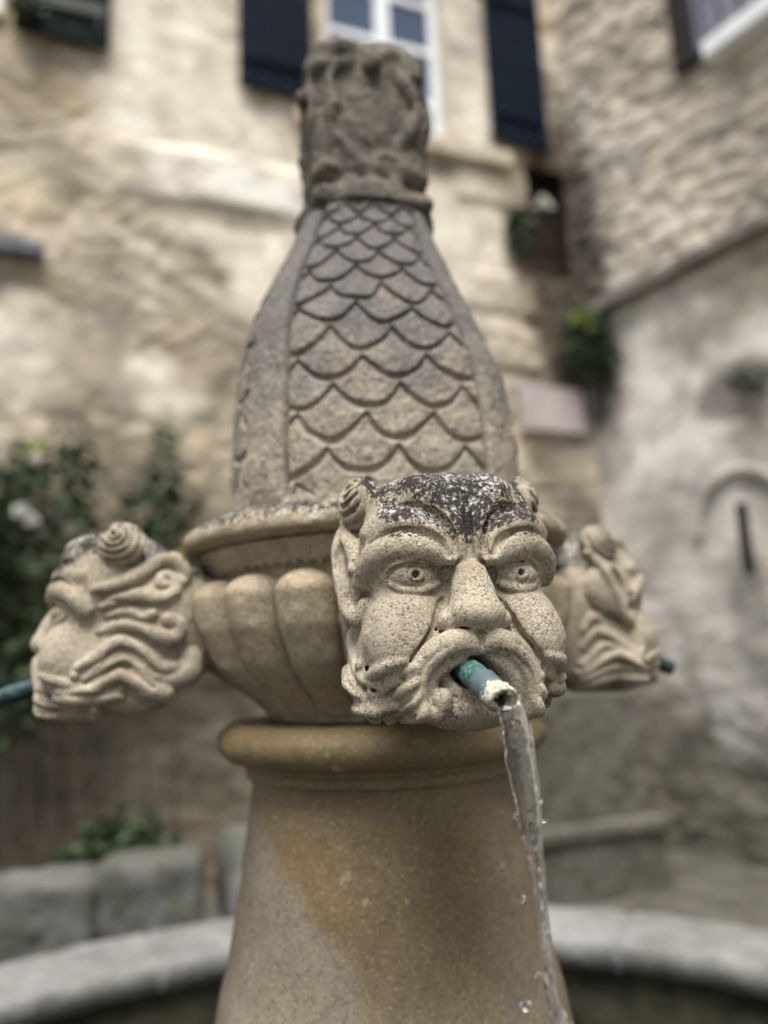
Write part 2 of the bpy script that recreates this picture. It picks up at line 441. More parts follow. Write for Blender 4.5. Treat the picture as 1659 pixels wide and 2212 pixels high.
    Rr = [(3, -28, 19, 8.4), (12, -26, 21, 9.4), (24, -31, 20, 10), (35, -41, 16.5, 9.8), (42, -54, 13, 9.4), (44.5, -67, 12, 8.8), (43, -78, 10, 7.4), (40, -85, 7, 5)]
    for M in (L, Rr):
        v.tube(W([(a, b, c+3.5, r*1.06) for a, b, c, r in M]), 1.6)
    v.tube(W([(-14, -37, 21, 5), (-25, -42, 18.5, 6.5), (-35, -51, 15.5, 6.5), (-39, -62, 13.5, 5.5), (-37, -71, 13, 4)]), 2)
    v.tube(W([(10, -37, 20, 6), (19, -43, 20, 8), (27, -53, 17.5, 8.5), (31, -65, 15, 7.5), (33, -76, 12, 5)]), 2)
    for s in (-1, 1):
        v.lay([(s*12, -33.5, 1.2), (s*25, -38.5, 1.7), (s*36, -47.5, 1.8), (s*41, -58, 1.6), (s*41.5, -70, 1.0)], 1, -1, 0, 1.6, True)
        v.lay([(s*24, -27, .7), (s*36, -33.5, 1.3), (s*45, -43, 1.4), (s*50, -56, 1.2), (s*50.5, -68, .7)], 1, -1, .2, 1.6, True)
        v.lay([(s*20, -46, .7), (s*29, -51, 1.2), (s*34, -60, 1.2), (s*35, -70, .7)], 1, -1, .2, 1.4, True)
    v.tube(W([(0, -20, 28, 1.8), (0, -30, 30, 1.4), (0, -38, 28, 1.4)]), 1.8, True)
    # beard over the jaw, in front: waves sweeping down and out
    for s in (-1, 1):
        for a in ([(56, -44, 3), (66, -50, 6), (77, -60, 7), (85, -72, 6.5), (88, -80, 4)],
                  [(55, -54, 3), (63, -62, 6), (72, -73, 7), (79, -84, 6)],
                  [(54, -64, 3.5), (59, -73, 6), (65, -83, 7), (64, -86, 5)],
                  [(50, -74, 3.5), (52, -80, 6), (53, -86, 5)],
                  [(64, -38, 3), (77, -42, 5.5), (88, -50, 6), (95, -60, 5)]):
            v.lay([(s*p[0]*.91, p[1], p[2]) for p in a], 1, -1, -1.5, 2.0, reach=40)
        for a in ([(58, -50, .8), (68, -58, 1.6), (79, -70, 1.8), (84, -80, 1.5)], [(56, -60, .8), (63, -70, 1.7), (70, -82, 1.8)], [(53, -70, .8), (57, -78, 1.6), (59, -84, 1.2)]):
            v.lay([(s*p[0]*.91, p[1], p[2]) for p in a], 1, -1, -.2, 1.4, True, reach=40)
    # small snail curls on the edge of the jaw
    for s in (-1, 1):
        for (cu, cv, cw, r0, t0) in ((80, -44, -22, 8, .3), (77, -60, -18, 8, 1.0)):
            sp = [(s*(cu+(r0*(1-.075*i))*math.cos(t0+i*.62)), cv+(r0*(1-.075*i))*math.sin(t0+i*.62), cw+i*.5, 4.2-.12*i) for i in range(11)]
            v.tube(W(sp), 1.2)
            v.tube(W([(s*(cu+1), cv, cw+9, 2.5), (s*cu, cv, cw-3, 2.4)]), 1, True)
    # ---- side at x < 0: pointed ear over long combed waves
    sd = lambda pts: [(-(w), q, r) for (w, q, r) in pts]                 # (depth w, height, r) -> laid from the side
    def side(sg, pts, off, k=2.4, sub=False, reach=None):
        v.lay([(-p[0], p[1] if p[1] > -58 else -58+(p[1]+58)*.55, p[2]) for p in pts], 0, sg, off, k, sub, reach)
    def R_(X, Y): return (20-(1250-X)*.1425, 35+(850-Y)*.1425)
    def L_(X, Y): return (38-(X-90)*.1375, -3+(1190-Y)*.1375)
    for pts in ([(380,1180,5),(450,1080,7),(540,1070,6.5),(610,1150,5),(600,1230,4)],
                [(370,1330,5),(450,1230,7),(560,1200,7),(700,1280,7),(900,1420,6),(1060,1500,3)],
                [(370,1480,6),(550,1330,6),(640,1330,7),(760,1400,7),(880,1520,6),(960,1590,3)],
                [(360,1600,6),(550,1450,8),(700,1400,8),(850,1480,8),(960,1620,6),(1050,1640,4)],
                [(370,1700,6),(550,1580,8),(720,1530,8),(850,1610,8),(950,1700,7),(1060,1690,5)],
                [(380,1800,7),(560,1710,8),(700,1660,8),(850,1710,8),(1000,1740,6)]):
        side(-1, [(*R_(x, y), r) for x, y, r in pts], -1, reach=70)
    for pts in ([(400,1400,1.5),(560,1270,2.4),(680,1340,2.4),(860,1480,2)], [(400,1560,1.8),(560,1400,2.6),(700,1360,2.6),(850,1430,2.4),(960,1560,1.6)],
                [(400,1660,1.8),(560,1520,2.6),(710,1470,2.6),(850,1550,2.6),(960,1660,2)], [(400,1760,1.8),(560,1650,2.6),(710,1600,2.6),(850,1670,2.4),(1000,1715,1.6)]):
        side(-1, [(*R_(x, y), r) for x, y, r in pts], 1.0, 2, True, reach=70)
    # ear: a hollow leaf shape, rim swelling into a lobe
    v.ell((-84, 66, 40), (13, 30, 34), 6, rot=-.75, plane='yz')
    v.ell((-86, 58, 38), (9, 17, 40), 6, rot=-.35, plane='yz')
    rim = [(-80, 84, 86, 5), (-90, 78, 75, 6.5), (-95, 68, 56, 7), (-95, 60, 36, 6.5), (-93, 52, 18, 6.5), (-90, 43, 3, 8), (-83, 36, -3, 9), (-79, 31, 6, 8)]
    v.tube(rim, 2.5)
    v.tube([(-85, 90, 88, 5), (-87, 74, 76, 5), (-89, 56, 64, 5.5), (-87, 42, 52, 5.5), (-88, 35, 38, 5.5)], 2.5)
    v.ell((-95, 52, 44), (8, 9, 26), 2, sub=True, rot=-.4, plane='yz')
    v.tube([(-92, 60, 50, 3.5), (-93, 54, 32, 4.5), (-92, 47, 18, 4)], 2)
    # ---- side at x > 0: loose curled locks
    for pts in ([(640,800,4),(740,785,7),(850,755,8),(1000,665,9),(1150,560,10),(1260,560,10),(1340,660,9),(1320,740,7)],
                [(700,940,4),(850,870,7),(1000,850,8),(1150,890,8.5),(1255,850,8),(1275,760,7),(1220,690,6.5),(1155,695,6),(1150,760,6),(1195,775,5)],
                [(740,1010,3),(900,985,5.5),(1020,1040,6),(1100,1010,6.5)],
                [(680,1140,3),(850,1080,7),(1000,1110,8.5),(1150,1180,10),(1260,1200,11),(1300,1110,10),(1225,1060,9)],
                [(540,1410,4),(700,1330,7),(800,1245,8),(900,1235,8.5),(1050,1320,9),(1150,1420,9),(1270,1430,8)],
                [(600,1500,3),(740,1400,6),(900,1350,7),(1040,1460,8),(1200,1530,9),(1350,1480,17),(1400,1370,14)],
                [(400,1590,4),(620,1600,7),(750,1520,8),(880,1480,9),(1000,1540,11),(1080,1610,12),(1180,1660,13)],
                [(380,1680,5),(550,1700,8),(700,1690,9),(850,1650,8)]):
        side(1, [(*L_(x, y), r) for x, y, r in pts], 1.2, 1.8, reach=66)
    for pts in ([(720,1390,1.2),(820,1290,2),(900,1290,2),(1030,1370,2),(1130,1470,2)], [(680,1440,1.2),(820,1345,1.6),(910,1320,1.6),(1020,1400,1.6)],
                [(640,1545,1.5),(760,1455,2.4),(880,1410,2.4),(1010,1500,2.6),(1120,1590,2.4)], [(500,1650,1.5),(700,1660,2.4),(830,1620,2.4),(930,1700,2)],
                [(760,900,1.2),(900,910,2.2),(1050,930,2.4),(1180,940,2.2),(1290,880,2)], [(720,1060,1.2),(860,1035,2.2),(1000,1065,2.2),(1150,1110,2)],
                [(720,850,1.2),(860,820,2.2),(1000,770,2.4),(1120,660,2.4)], [(740,1190,1.0),(880,1150,2),(1020,1190,2.2),(1150,1270,2.2)]):
        side(1, [(*L_(x, y), r+.7) for x, y, r in pts], .2, 1.4, True, reach=66)
    # horns: a stub wound with rings
    for s in (-1, 1):
        E((s*70, 101, -66), (20, 22, 24), 4)
        def dome(w, h, r, up=0.):               # a point on the bun over the temple
            a, b = (w+66)/24, (h-101)/22; q = math.hypot(a, b); g = .96/q if q > .96 else 1; a *= g; b *= g
            return (s*(70+(20+up)*math.sqrt(max(.04, 1-a*a-b*b))), 66-24*a, 101+22*b, r)
        for i in range(5):
            rr = 5.0+5.6*i
            v.tube([dome(-57-.8*i+rr*math.cos(t), 112-1.2*i+rr*math.sin(t), 3.5+.2*i, 1) for t in np.linspace(R(95-6*i), R(350+6*i), 15)], .8)
        for i in range(4):
            rr = 7.8+5.6*i
            v.tube([dome(-57-.8*i+rr*math.cos(t), 112-1.2*i+rr*math.sin(t), 1.6, 2) for t in np.linspace(R(95), R(350), 15)], .8, True)
        v.tube([(s*100, 57, 113, 4), (s*78, 57, 111, 3.6)], 1.2, True)
    E((-2, -48.5, 8), (13.5, 12, 45), 2, sub=True)
    v.noise(23, 1.0, seed); v.noise(9, .4, seed+1); v.noise(4.2, .25, seed+2)
    v.blur(1)
    return v.mesh()
# ---------------------------------------------------------------- ground, house walls
def wall_mat(name, bumps=.01):
    m = NT(name, .95, .15)
    at = m.n('Attribute', attribute_name='tint'); at.attribute_type = 'GEOMETRY'
    n1 = m.noise(9, 5, .65); n2 = m.noise(45, 4, .6)
    col = m.mix(m.ramp(n1, .3, .7), at.outputs['Color'], m.mix(.55, at.outputs['Color'], (.80, .74, .62), 'MULTIPLY'))
    col = m.mix(m.ramp(n2, .5, .72, 0, .5), col, m.mix(1., col, (.55, .48, .40), 'MULTIPLY'))
    return m.done(col, m.bump(m.math('ADD', n2, n1), bumps))
M_wall = wall_mat('old_wall')
def flat(name, col, rough=.7, var=.25, sc=6, spec=.15, bump=0., metal=0.):
    m = NT(name, rough, spec); m.b.inputs['Metallic'].default_value = metal
    n = m.noise(sc, 4, .6)
    return m.done(m.mix(m.ramp(n, .3, .7), tuple(c*(1-var) for c in col), tuple(min(1, c*(1+var)) for c in col)), m.bump(n, bump) if bump else None)
M_green = flat('dark_green_paint', (.006, .012, .011), .8, .3, 9, .06)
M_navy = flat('navy_paint', (.004, .009, .016), .8, .3, 9, .06)
M_white = flat('white_paint', (.78, .80, .82), .5, .06)
M_iron_shade = flat('iron_and_slot_shade', (.03, .028, .03), .6, .4)
M_plaque = flat('pinkish_stone', (.40, .35, .33), .8, .12, 12)
M_ledge = flat('ledge_stone', (.20, .18, .16), .9, .4, 7, bump=.01)
M_sill = flat('sill_stone', (.46, .40, .31), .9, .2, 9, bump=.006)
M_pier0 = flat('grey_moulding', (.44, .41, .36), .9, .3, 7)
M_slate = flat('slate', (.13, .14, .16), .8, .3)
M_wood_shade = flat('dark_wood_and_reveal_shade', (.035, .024, .016), .8, .5, 14)
M_render = flat('pale_render', (.56, .50, .40), .95, .12, 8)
gm = NT('glass_pane', .06, .5); gm.done((.045, .07, .125)); gm.b.inputs['Specular IOR Level'].default_value = 1.0; M_pane = gm.m
M_curtain = flat('lavender_curtain', (.28, .27, .33), .9, .2, 12)

KX, KY = 1.9056, 5.2936
def wall(name, label, rz, ext, depth_sign, holes, paint, seed, res=.022, stones=(3.1, 5.4)):
    """rubble wall as a real relief grid; local x runs along the wall from the corner, outward = depth_sign * y"""
    s0, s1, z0, z1 = ext
    ns = int((s1-s0)/res); nz_ = int((z1-z0)/res)
    s = np.linspace(s0, s1, ns); z = np.linspace(z0, z1, nz_); S, Z = np.meshgrid(s, z)
    wu = S+.10*fbm2(S*1.3, Z*1.3, seed); wz = Z+.07*fbm2(S*1.7+9, Z*1.7, seed+5)
    f1, f2, idc = worley(wu*stones[0], wz*stones[1], seed+1)
    gap = sstep(.02, .22, f2-f1)
    stone = gap*(.45+.55*idc)
    rough = fbm2(S*6, Z*6, seed+2, 5)
    D = .018*stone+.012*rough+.03*fbm2(S*.8, Z*.8, seed+3)
    tid = np.stack([idc, (idc*7.3) % 1], -1)
    c1 = np.array((.62, .53, .39)); c2 = np.array((.38, .31, .21)); c3 = np.array((.55, .53, .48)); mort = np.array((.42, .36, .27))
    col = c1+(c2-c1)*tid[..., :1]; col = col+(c3-col)*(tid[..., 1:]*.6)
    col = mort+(col-mort)*gap[..., None]
    col = col*(1+.45*fbm2(S*2.0, Z*2.3, seed+7)[..., None]+.35*fbm2(S*5.0, Z*6.0, seed+9)[..., None]+.25*fbm2(S*.7, Z*.7, seed+8)[..., None])
    D, col = paint(S, Z, D, col, f1, gap); col = col*(1+.50*fbm2(S*3.3, Z*4.0, seed+12)[..., None]+.30*fbm2(S*9, Z*9, seed+13)[..., None])
    V = np.stack([S, depth_sign*D, Z], -1).reshape(-1, 3)
    F = grid_faces(ns, nz_)
    if depth_sign > 0: F = F[:, ::-1]
    cs = V[F].mean(1)
    keep = np.ones(len(F), bool)
    for (a, b, c, d, dep) in holes: keep &= ~((cs[:, 0] > a) & (cs[:, 0] < b) & (cs[:, 2] > c) & (cs[:, 2] < d))
    root = empty(name, (KX, KY, 0), rz)
    tag(root, label, 'wall')
    o = meshobj('masonry', V, F[keep], M_wall, root)
    at = o.data.color_attributes.new('tint', 'FLOAT_COLOR', 'POINT')
    at.data.foreach_set('color', np.concatenate([np.clip(col, 0.01, .8), np.ones(col.shape[:2]+(1,))], -1).astype(np.float32).ravel())
    for (a, b, c, d, dep) in holes:          # reveals: the sides of each opening and its back
        q = MB(); g = depth_sign
        y0 = (.07 if d > 5.8 else -.005)*g; y1 = -dep*g; w = .03
        q.box((a-w, min(y0, y1), c-w), (a, max(y0, y1), d+w)); q.box((b, min(y0, y1), c-w), (b+w, max(y0, y1), d+w))
        q.box((a, min(y0, y1), c-w), (b, max(y0, y1), c)); q.box((a, min(y0, y1), d), (b, max(y0, y1), d+w))
        q.box((a-w, min(y1-.05*g, y1), c-w), (b+w, max(y1-.05*g, y1), d+w))
        q.build('reveal', M_render if d > 5.9 and g > 0 else M_wood_shade, root)
    return root
def blob(S, Z, s, z, a, b, seed, soft=.35, rag=.5):
    r = np.hypot((S-s)/a, (Z-z)/b)+rag*fbm2(S*3.1, Z*3.1, seed)
    return 1-sstep(1-soft, 1+soft, r)
def put(col, m, c): return col+(np.array(c)-col)*m[..., None]
def paint_back(S, Z, D, col, f1, gap):
    # smooth pale render between and under the shutters
    for (s, z, a, b, k) in ((3.55, 6.4, .52, 1.3, 1), (3.3, 5.35, .85, .62, 2), (2.9, 4.7, .6, .35, 3), (1.3, 4.9, .9, .7, 4), (2.75, 4.15, .45, .5, 5), (1.1, 6.6, .5, 1.1, 6), (4.3, 3.6, .5, .38, 12), (3.6, 3.35, .35, .2, 14)):
        m = blob(S, Z, s, z, a, b, 40+k); D = D*(1-.75*m)+.03*m; col = put(col, .85*m, (.72, .66, .57))
    # a big projecting dressed block with a groove under it, shade painted into its colour
    m = sstep(.82, .70, np.abs(S-3.18)+.03*fbm2(S*5, Z*5, 60))*sstep(.25, .16, np.abs(Z-5.02)+.03*fbm2(S*4, Z*4, 66)); D = D+.03*m; col = put(col, .75*m, (.74, .69, .62))
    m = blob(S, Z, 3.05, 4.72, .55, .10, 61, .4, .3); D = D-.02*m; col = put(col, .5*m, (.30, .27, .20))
    # slanting ridge and grey run-off line
    t = (4.55-Z)-(4.0-S)*.62; m = np.exp(-(t/.06)**2)*((S > 1.9) & (S < 4.1)); D = D+.012*m; col = put(col, .35*m, (.66, .61, .54))
    t = (4.22-Z)-(4.3-S)*.30; m = np.exp(-(t/.05)**2)*(S > 2.0); D = D-.01*m; col = put(col, .35*m, (.34, .32, .29))
    for (s, z, a, b, k, c) in ((4.2, 4.9, .5, .5, 70, (.42, .37, .28)), (3.75, 4.0, .35, .30, 71, (.38, .35, .28)), (3.1, 3.55, .35, .5, 72, (.36, .31, .24)), (2.6, 3.3, .4, .6, 73, (.42, .36, .27)), (4.55, 5.55, .5, .25, 74, (.34, .28, .19)),
                              (4.0, 3.2, .28, .9, 75, (.33, .28, .21)), (3.6, 1.3, 1.8, 1.4, 76, (.15, .135, .10)), (1.4, 3.6, .5, .45, 77, (.50, .44, .33)), (1.2, 1.2, 1.4, 1.1, 78, (.25, .22, .18))):
        m = blob(S, Z, s, z, a, b, k); col = put(col, .65*m, c)
    m = (Z < 3.0)*sstep(3.0, 1.4, Z); col = put(col, .75*m, (.13, .112, .085))  # darkens towards the foot, courtyard shade put into the wall colour
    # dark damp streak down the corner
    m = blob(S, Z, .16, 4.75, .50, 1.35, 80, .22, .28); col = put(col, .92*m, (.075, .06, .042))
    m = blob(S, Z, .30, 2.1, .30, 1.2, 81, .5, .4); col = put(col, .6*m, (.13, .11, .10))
    # proud dressed stones beside the streak
    for z in (5.45, 4.45, 3.95):
        m = ((np.abs(S-.85) < .36) & (np.abs(Z-z) < .17)).astype(float); D = D+.03*m; col = put(col, .4*m, (.55, .49, .38))
    return D, col
def paint_right(S, Z, D, col, f1, gap):
    m = blob(S, Z, .8, 3.2, 1.0, 1.15, 90, .4, .5); D = D*(1-.7*m); col = put(col, .85*m, (.70, .67, .62))
    m = blob(S, Z, 1.6, 2.1, 1.3, 1.0, 91, .4, .5); D = D*(1-.7*m); col = put(col, .75*m, (.60, .58, .54))
    m = blob(S, Z, .4, 4.9, .35, .9, 92, .4, .5); col = put(col, .7*m, (.52, .47, .40))
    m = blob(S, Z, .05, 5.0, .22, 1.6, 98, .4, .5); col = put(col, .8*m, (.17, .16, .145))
    m = blob(S, Z, 1.42, 3.22, .38, .22, 93, .3, .5); col = put(col, .85*m, (.14, .12, .11))  # no hole is cut here, its inner shade is painted on as colour
    m = blob(S, Z, 1.22, 1.75, .16, .38, 94, .4, .4); col = put(col, .6*m, (.20, .19, .17))
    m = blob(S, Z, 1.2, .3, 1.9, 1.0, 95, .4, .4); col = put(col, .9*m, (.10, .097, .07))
    m = blob(S, Z, .2, 1.4, .6, .9, 96, .4, .4); col = put(col, .55*m, (.28, .25, .21))
    for (s, z, a, b, k, c) in ((.5, 2.5, .35, .3, 1, (.34, .30, .25)), (1.0, 3.8, .4, .2, 2, (.40, .36, .29)), (1.7, 3.9, .5, .3, 3, (.36, .31, .24)), (.6, 3.6, .3, .5, 4, (.66, .63, .58)), (.9, 2.7, .4, .3, 5, (.68, .66, .62)), (1.6, 2.75, .3, .4, 6, (.40, .37, .32)), (.5, 1.6, .5, .3, 7, (.60, .58, .55)), (1.0, 1.1, .4, .3, 8, (.52, .50, .48)), (.25, 3.0, .15, .5, 9, (.45, .42, .38))):
        m = blob(S, Z, s, z, a, b, 120+k, .5, .7); col = put(col, .7*m, c)
    m = (Z > 4.4).astype(float); col = put(col, .50*m, (.62, .56, .47)); D = D+.02*m*gap
    m = blob(S, Z, 2.0, 4.9, 1.2, .35, 97, .4, .5); col = put(col, .4*m, (.62, .57, .48))
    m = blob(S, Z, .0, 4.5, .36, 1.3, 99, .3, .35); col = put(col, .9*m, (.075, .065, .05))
    g = col.mean(-1, keepdims=True); col = col+(g*np.array((1.02, 1.0, .97))-col)*.3
    return D, col
holes_b = [(1.26, 2.34, 5.78, 7.6, .20), (4.72, 5.7, 6.02, 7.6, .20), (.08, .50, 4.70, 5.72, .30)]
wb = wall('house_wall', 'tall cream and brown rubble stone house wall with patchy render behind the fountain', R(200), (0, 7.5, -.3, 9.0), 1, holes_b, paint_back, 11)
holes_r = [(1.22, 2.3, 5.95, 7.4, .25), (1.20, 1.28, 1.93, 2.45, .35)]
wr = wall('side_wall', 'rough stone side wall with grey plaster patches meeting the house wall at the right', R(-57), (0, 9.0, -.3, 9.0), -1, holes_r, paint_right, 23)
tag(MB().box((1.20, .30, 1.93), (1.28, .32, 2.45)).build('slot_back', M_iron_shade, wr))  # dark plate closing the slot, depth shade put into its colour
# string course and window sill are parts of their walls
q = MB()
for i in range(9):
    q.box((i*1.0+.004, -.13-.01*(i % 2), 4.27+.006*(i % 3)), (i*1.0+.996, .02, 4.37+.01*(i % 2)), .012)
q.build('string_course', M_ledge, wr)
q = MB(); q.box((.66, -.03, 5.60), (1.55, .13, 5.76), .02); q.box((1.555, -.03, 5.605), (2.6, .125, 5.76), .02); q.build('sill', M_sill, wb)
MB().box((4.36, -.02, 4.18), (5.3, .14, 4.27), .01).build('ledge', M_slate, wb)
MB().box((1.5, -.20, 5.74), (3.0, .03, 5.88), .01).build('sill', M_white, wr)
a = [(1.25+.36*math.cos(t), -.03, 2.25+.42*math.sin(t)) for t in np.linspace(0, PI, 12)]
MB().tube(a, .035, 6).build('arch_moulding', M_pier0, wr)

def on_wall(name, label, cat, rz, group=None):
    e_ = empty(name, (KX, KY, 0), rz); tag(e_, label, cat, group); return e_
RB, RR = R(200), R(-57)
def setbase(root, s, y, z):
    """move an empty that stands at the wall corner to its own spot"""
    m = Matrix.Rotation(root.rotation_euler[2], 3, 'Z'); v = m @ Vector((s, y, z)); root.location = root.location+v
    return (s, y, z)
def window(label, s0, s1, z0, z1, mull, bars, wall_y=-.12):
    r = on_wall('window', label, 'window', RB); b = setbase(r, s0, wall_y, z0); w = s1-s0; h = z1-z0
    f = MB(); t = .075
    f.box((0, 0, 0), (t, .07, h)); f.box((w-t, 0, 0), (w, .07, h)); f.box((t, 0, 0), (w-t, .07, t)); f.box((t, 0, h-t), (w-t, .07, h))
    f.build('frame', M_white, r)
    mu = MB(); mu.box((mull-s0-.07, .005, t), (mull-s0+.07, .085, h-t), .01); mu.build('mullion', M_white, r)
    for z in bars:
        for (a, c) in ((t, mull-s0-.07), (mull-s0+.07, w-t)):
            MB().box((a, .02, z-z0-.03), (c, .06, z-z0+.03)).build('glazing_bar', M_white, r)
    for (a, c) in ((t, mull-s0-.07), (mull-s0+.07, w-t)):
        zz = [z0+t]+list(bars)+[z1-t]
        for k in range(len(zz)-1): MB().box((a, .03, zz[k]-z0), (c, .036, zz[k+1]-z0)).build('pane', M_pane, r)
    return r
window('white framed casement window with small blue-grey panes above the fountain finial', 1.26, 2.34, 5.78, 7.55, 1.78, (6.195, 6.72, 7.2))
window('white window mostly out of view at the top left corner', 4.72, 5.7, 6.02, 7.55, 5.2, (6.5, 7.0))
def shutter(label, s0, s1, z0, z1, mat, rail, y=.085):
    r = on_wall('shutter', label, 'shutter', RB, 'open shutters on the house wall'); setbase(r, s0, y, z0); w = s1-s0; h = z1-z0
    q = MB(); n = 4
    for i in range(n): q.box((i*w/n+.003, 0, 0), ((i+1)*w/n-.003, .028, h), .004)
    q.build('board_panel', mat, r)
    for z in (.28, h-.28): MB().box((.03, .028, z-.05), (w-.03, .052, z+.05), .006).build('rail', M_green if rail is None else rail, r)
    MB().box((w*.1, .03, .12), (w*.1+.02, .06, .2)).build('hinge', M_iron_shade, r)
    return r
shutter('dark green board shutter open at the far upper left, with a paler rail', 3.99, 4.63, 5.88, 7.5, M_green, flat('faded_green', (.07, .08, .06), .6))
shutter('dark navy shutter open on the left side of the white window', 2.46, 3.05, 5.83, 7.5, M_navy, M_navy)
shutter('dark blue-green shutter open on the right side of the white window', .27, .85, 5.86, 7.6, M_navy, M_navy)
r = on_wall('hatch', 'dark brown boarded hatch set in a recess near the wall corner', 'hatch', RB); setbase(r, .08, -.2, 4.70)
q = MB()
for i in range(3): q.box((i*.14, 0, 0), (i*.14+.135, .03, 1.02), .004)
q.build('board', M_wood_shade, r); MB().box((.03, .03, .35), (.35, .05, .42)).build('brace', M_wood_shade, r)
r = on_wall('plaque', 'pale pinkish rectangular stone plaque fixed low on the house wall', 'plaque', RB); setbase(r, .14, .05, 3.23)
MB().box((0, 0, 0), (.62, .035, .40), .008).build('slab', M_plaque, r)
q = MB(); q.box((.02, .035, .02), (.60, .041, .38)); q.build('border', M_plaque, r)
for (x, z) in ((.05, .2), (.57, .2)): MB().tube([(x, .03, z), (x, .05, z)], .01, 8).build('bolt', M_iron_shade, r)
r = on_wall('barred_window', 'barred window with a pale curtain high on the side wall', 'window', RR); setbase(r, 1.22, .08, 5.95)
q = MB(); q.box((0, 0, 0), (.06, .05, 1.4)); q.box((1.02, 0, 0), (1.08, .05, 1.4)); q.box((.06, 0, 0), (1.02, .05, .06)); q.build('frame', M_iron_shade, r)
MB().box((.06, .04, .06), (1.02, .05, 1.4)).build('curtain', M_curtain, r)
for i in range(7): MB().tube([(.08+i*.155, -.16, -.02), (.08+i*.155, -.16, 1.4)], .012, 6).build('bar', M_iron_shade, r)
MB().box((-.02, -.18, -.06), (1.1, .0, -.02)).build('bottom_rail', M_iron_shade, r)
# ground
gmt = NT('paving', .85, .3)
vr = gmt.vor(2.2, 'DISTANCE_TO_EDGE'); nn = gmt.noise(5, 5)
gc = gmt.mix(gmt.ramp(nn, .3, .7), (.05, .048, .038), (.10, .095, .075)); gc = gmt.mix(gmt.ramp(vr, .03, .06, 1, 0), gc, (.07, .06, .05))
M_ground = gmt.done(gc, gmt.bump(gmt.math('ADD', gmt.ramp(vr, .0, .1), nn), .01))
go = meshobj('ground', [(-60, -60, 0), (60, -60, 0), (60, 60, 0), (-60, 60, 0)], [(0, 1, 2, 3)], M_ground, None, False); tag(go, kind='structure')

# low stone work round the basin
def rough_block(q, lo, hi, bev, seed):
    """subdivided, slightly broken block"""
    n0 = len(q.V); q.box(lo, hi, bev); rr = random.Random(seed)
    for i in range(n0, len(q.V)):
        x, y, z = q.V[i]; q.V[i] = (x+rr.uniform(-.012, .012), y+rr.uniform(-.012, .012), z+rr.uniform(-.01, .01))
def stone_mat2(name, a, b, moss=0.):
    m = NT(name, .9, .25); n = m.noise(7, 6, .65); f = m.noise(70, 4)
    c = m.mix(m.ramp(n, .3, .7), a, b); c = m.mix(m.ramp(f, .5, .7, 0, .5), c, tuple(x*.5 for x in a))
    if moss: c = m.mix(m.ramp(m.noise(4, 4), .45, .6, 0, moss), c, (.05, .055, .025))
    return m.done(c, m.bump(m.math('ADD', n, f), .008))
M_block = stone_mat2('grey_block_stone', (.075, .072, .066), (.15, .145, .135), .4)
M_pier = stone_mat2('brown_block_stone', (.085, .078, .064), (.15, .14, .115), .5)
r = empty('low_wall', (-1.3, 2.32, 0), R(13)); tag(r, 'low wall of grey stone blocks behind the basin at the left', 'low wall')
def rough_stone(name, boxes, mat, parent, lo, hi, res=14, seed=5, amp=9):
    v = Vox(lo, hi, res)
    for (a, b, rad) in boxes: v.rbox([(a[q]+b[q])/2 for q in range(3)], [(b[q]-a[q])/2 for q in range(3)], rad, 2)
    v.noise(150, amp, seed); v.noise(60, amp*.6, seed+1); v.noise(32, amp*.3, seed+2)
    V, Q = v.mesh(); return meshobj(name, V, Q, mat, parent)
rough_stone('block_course', [((-1550, -140, -60), (-1010, 160, 640), 30), ((-1000, -120, -60), (-350, 165, 668), 35), ((-338, -145, -60), (120, 150, 650), 30), ((130, -125, -60), (540, 160, 690), 40)], M_block, r, (-1620, -220, -30), (620, 240, 760), 14, 5, 11)
def cobble(name, c, rad, seed, mat, parent):
    nu, nv = 28, 18; rs = np.random.RandomState(seed); V = []
    for j in range(nv):
        t = PI*j/(nv-1)
        for i in range(nu):
            p = 2*PI*i/nu; d = np.array([math.sin(t)*math.cos(p), math.sin(t)*math.sin(p), math.cos(t)])
            w = 1+.16*math.sin(3.1*d[0]+2.2*d[2]+seed)+.10*math.sin(5.3*d[1]+1.7*seed+4*d[2])
            d = np.sign(d)*np.abs(d)**.8; V.append(c+d*np.array(rad)*w)
    F = grid_faces(nu, nv, True)
    return meshobj(name, V, F[:, ::-1], mat, parent)
cobble('end_boulder', np.array((.86, .03, .38)), (.24, .2, .42), 3, M_block, r)
r = empty('stone_pier', (1.25, 4.05, 0), R(20)); tag(r, 'square brown stone pier with a projecting ledge standing in the wall corner', 'pier')
rough_stone('base', [((-550, -200, -60), (450, 500, 360), 30)], M_pier, r, (-640, -290, -30), (540, 580, 420), 16, 15, 8)
rough_stone('ledge', [((-590, -240, 345), (490, 500, 440), 25)], M_pier, r, (-680, -330, 300), (580, 580, 500), 12, 25, 5)
rough_stone('shaft', [((-500, -150, 420), (400, 500, 1220), 40)], M_pier, r, (-590, -240, 380), (490, 580, 1300), 16, 35, 9)

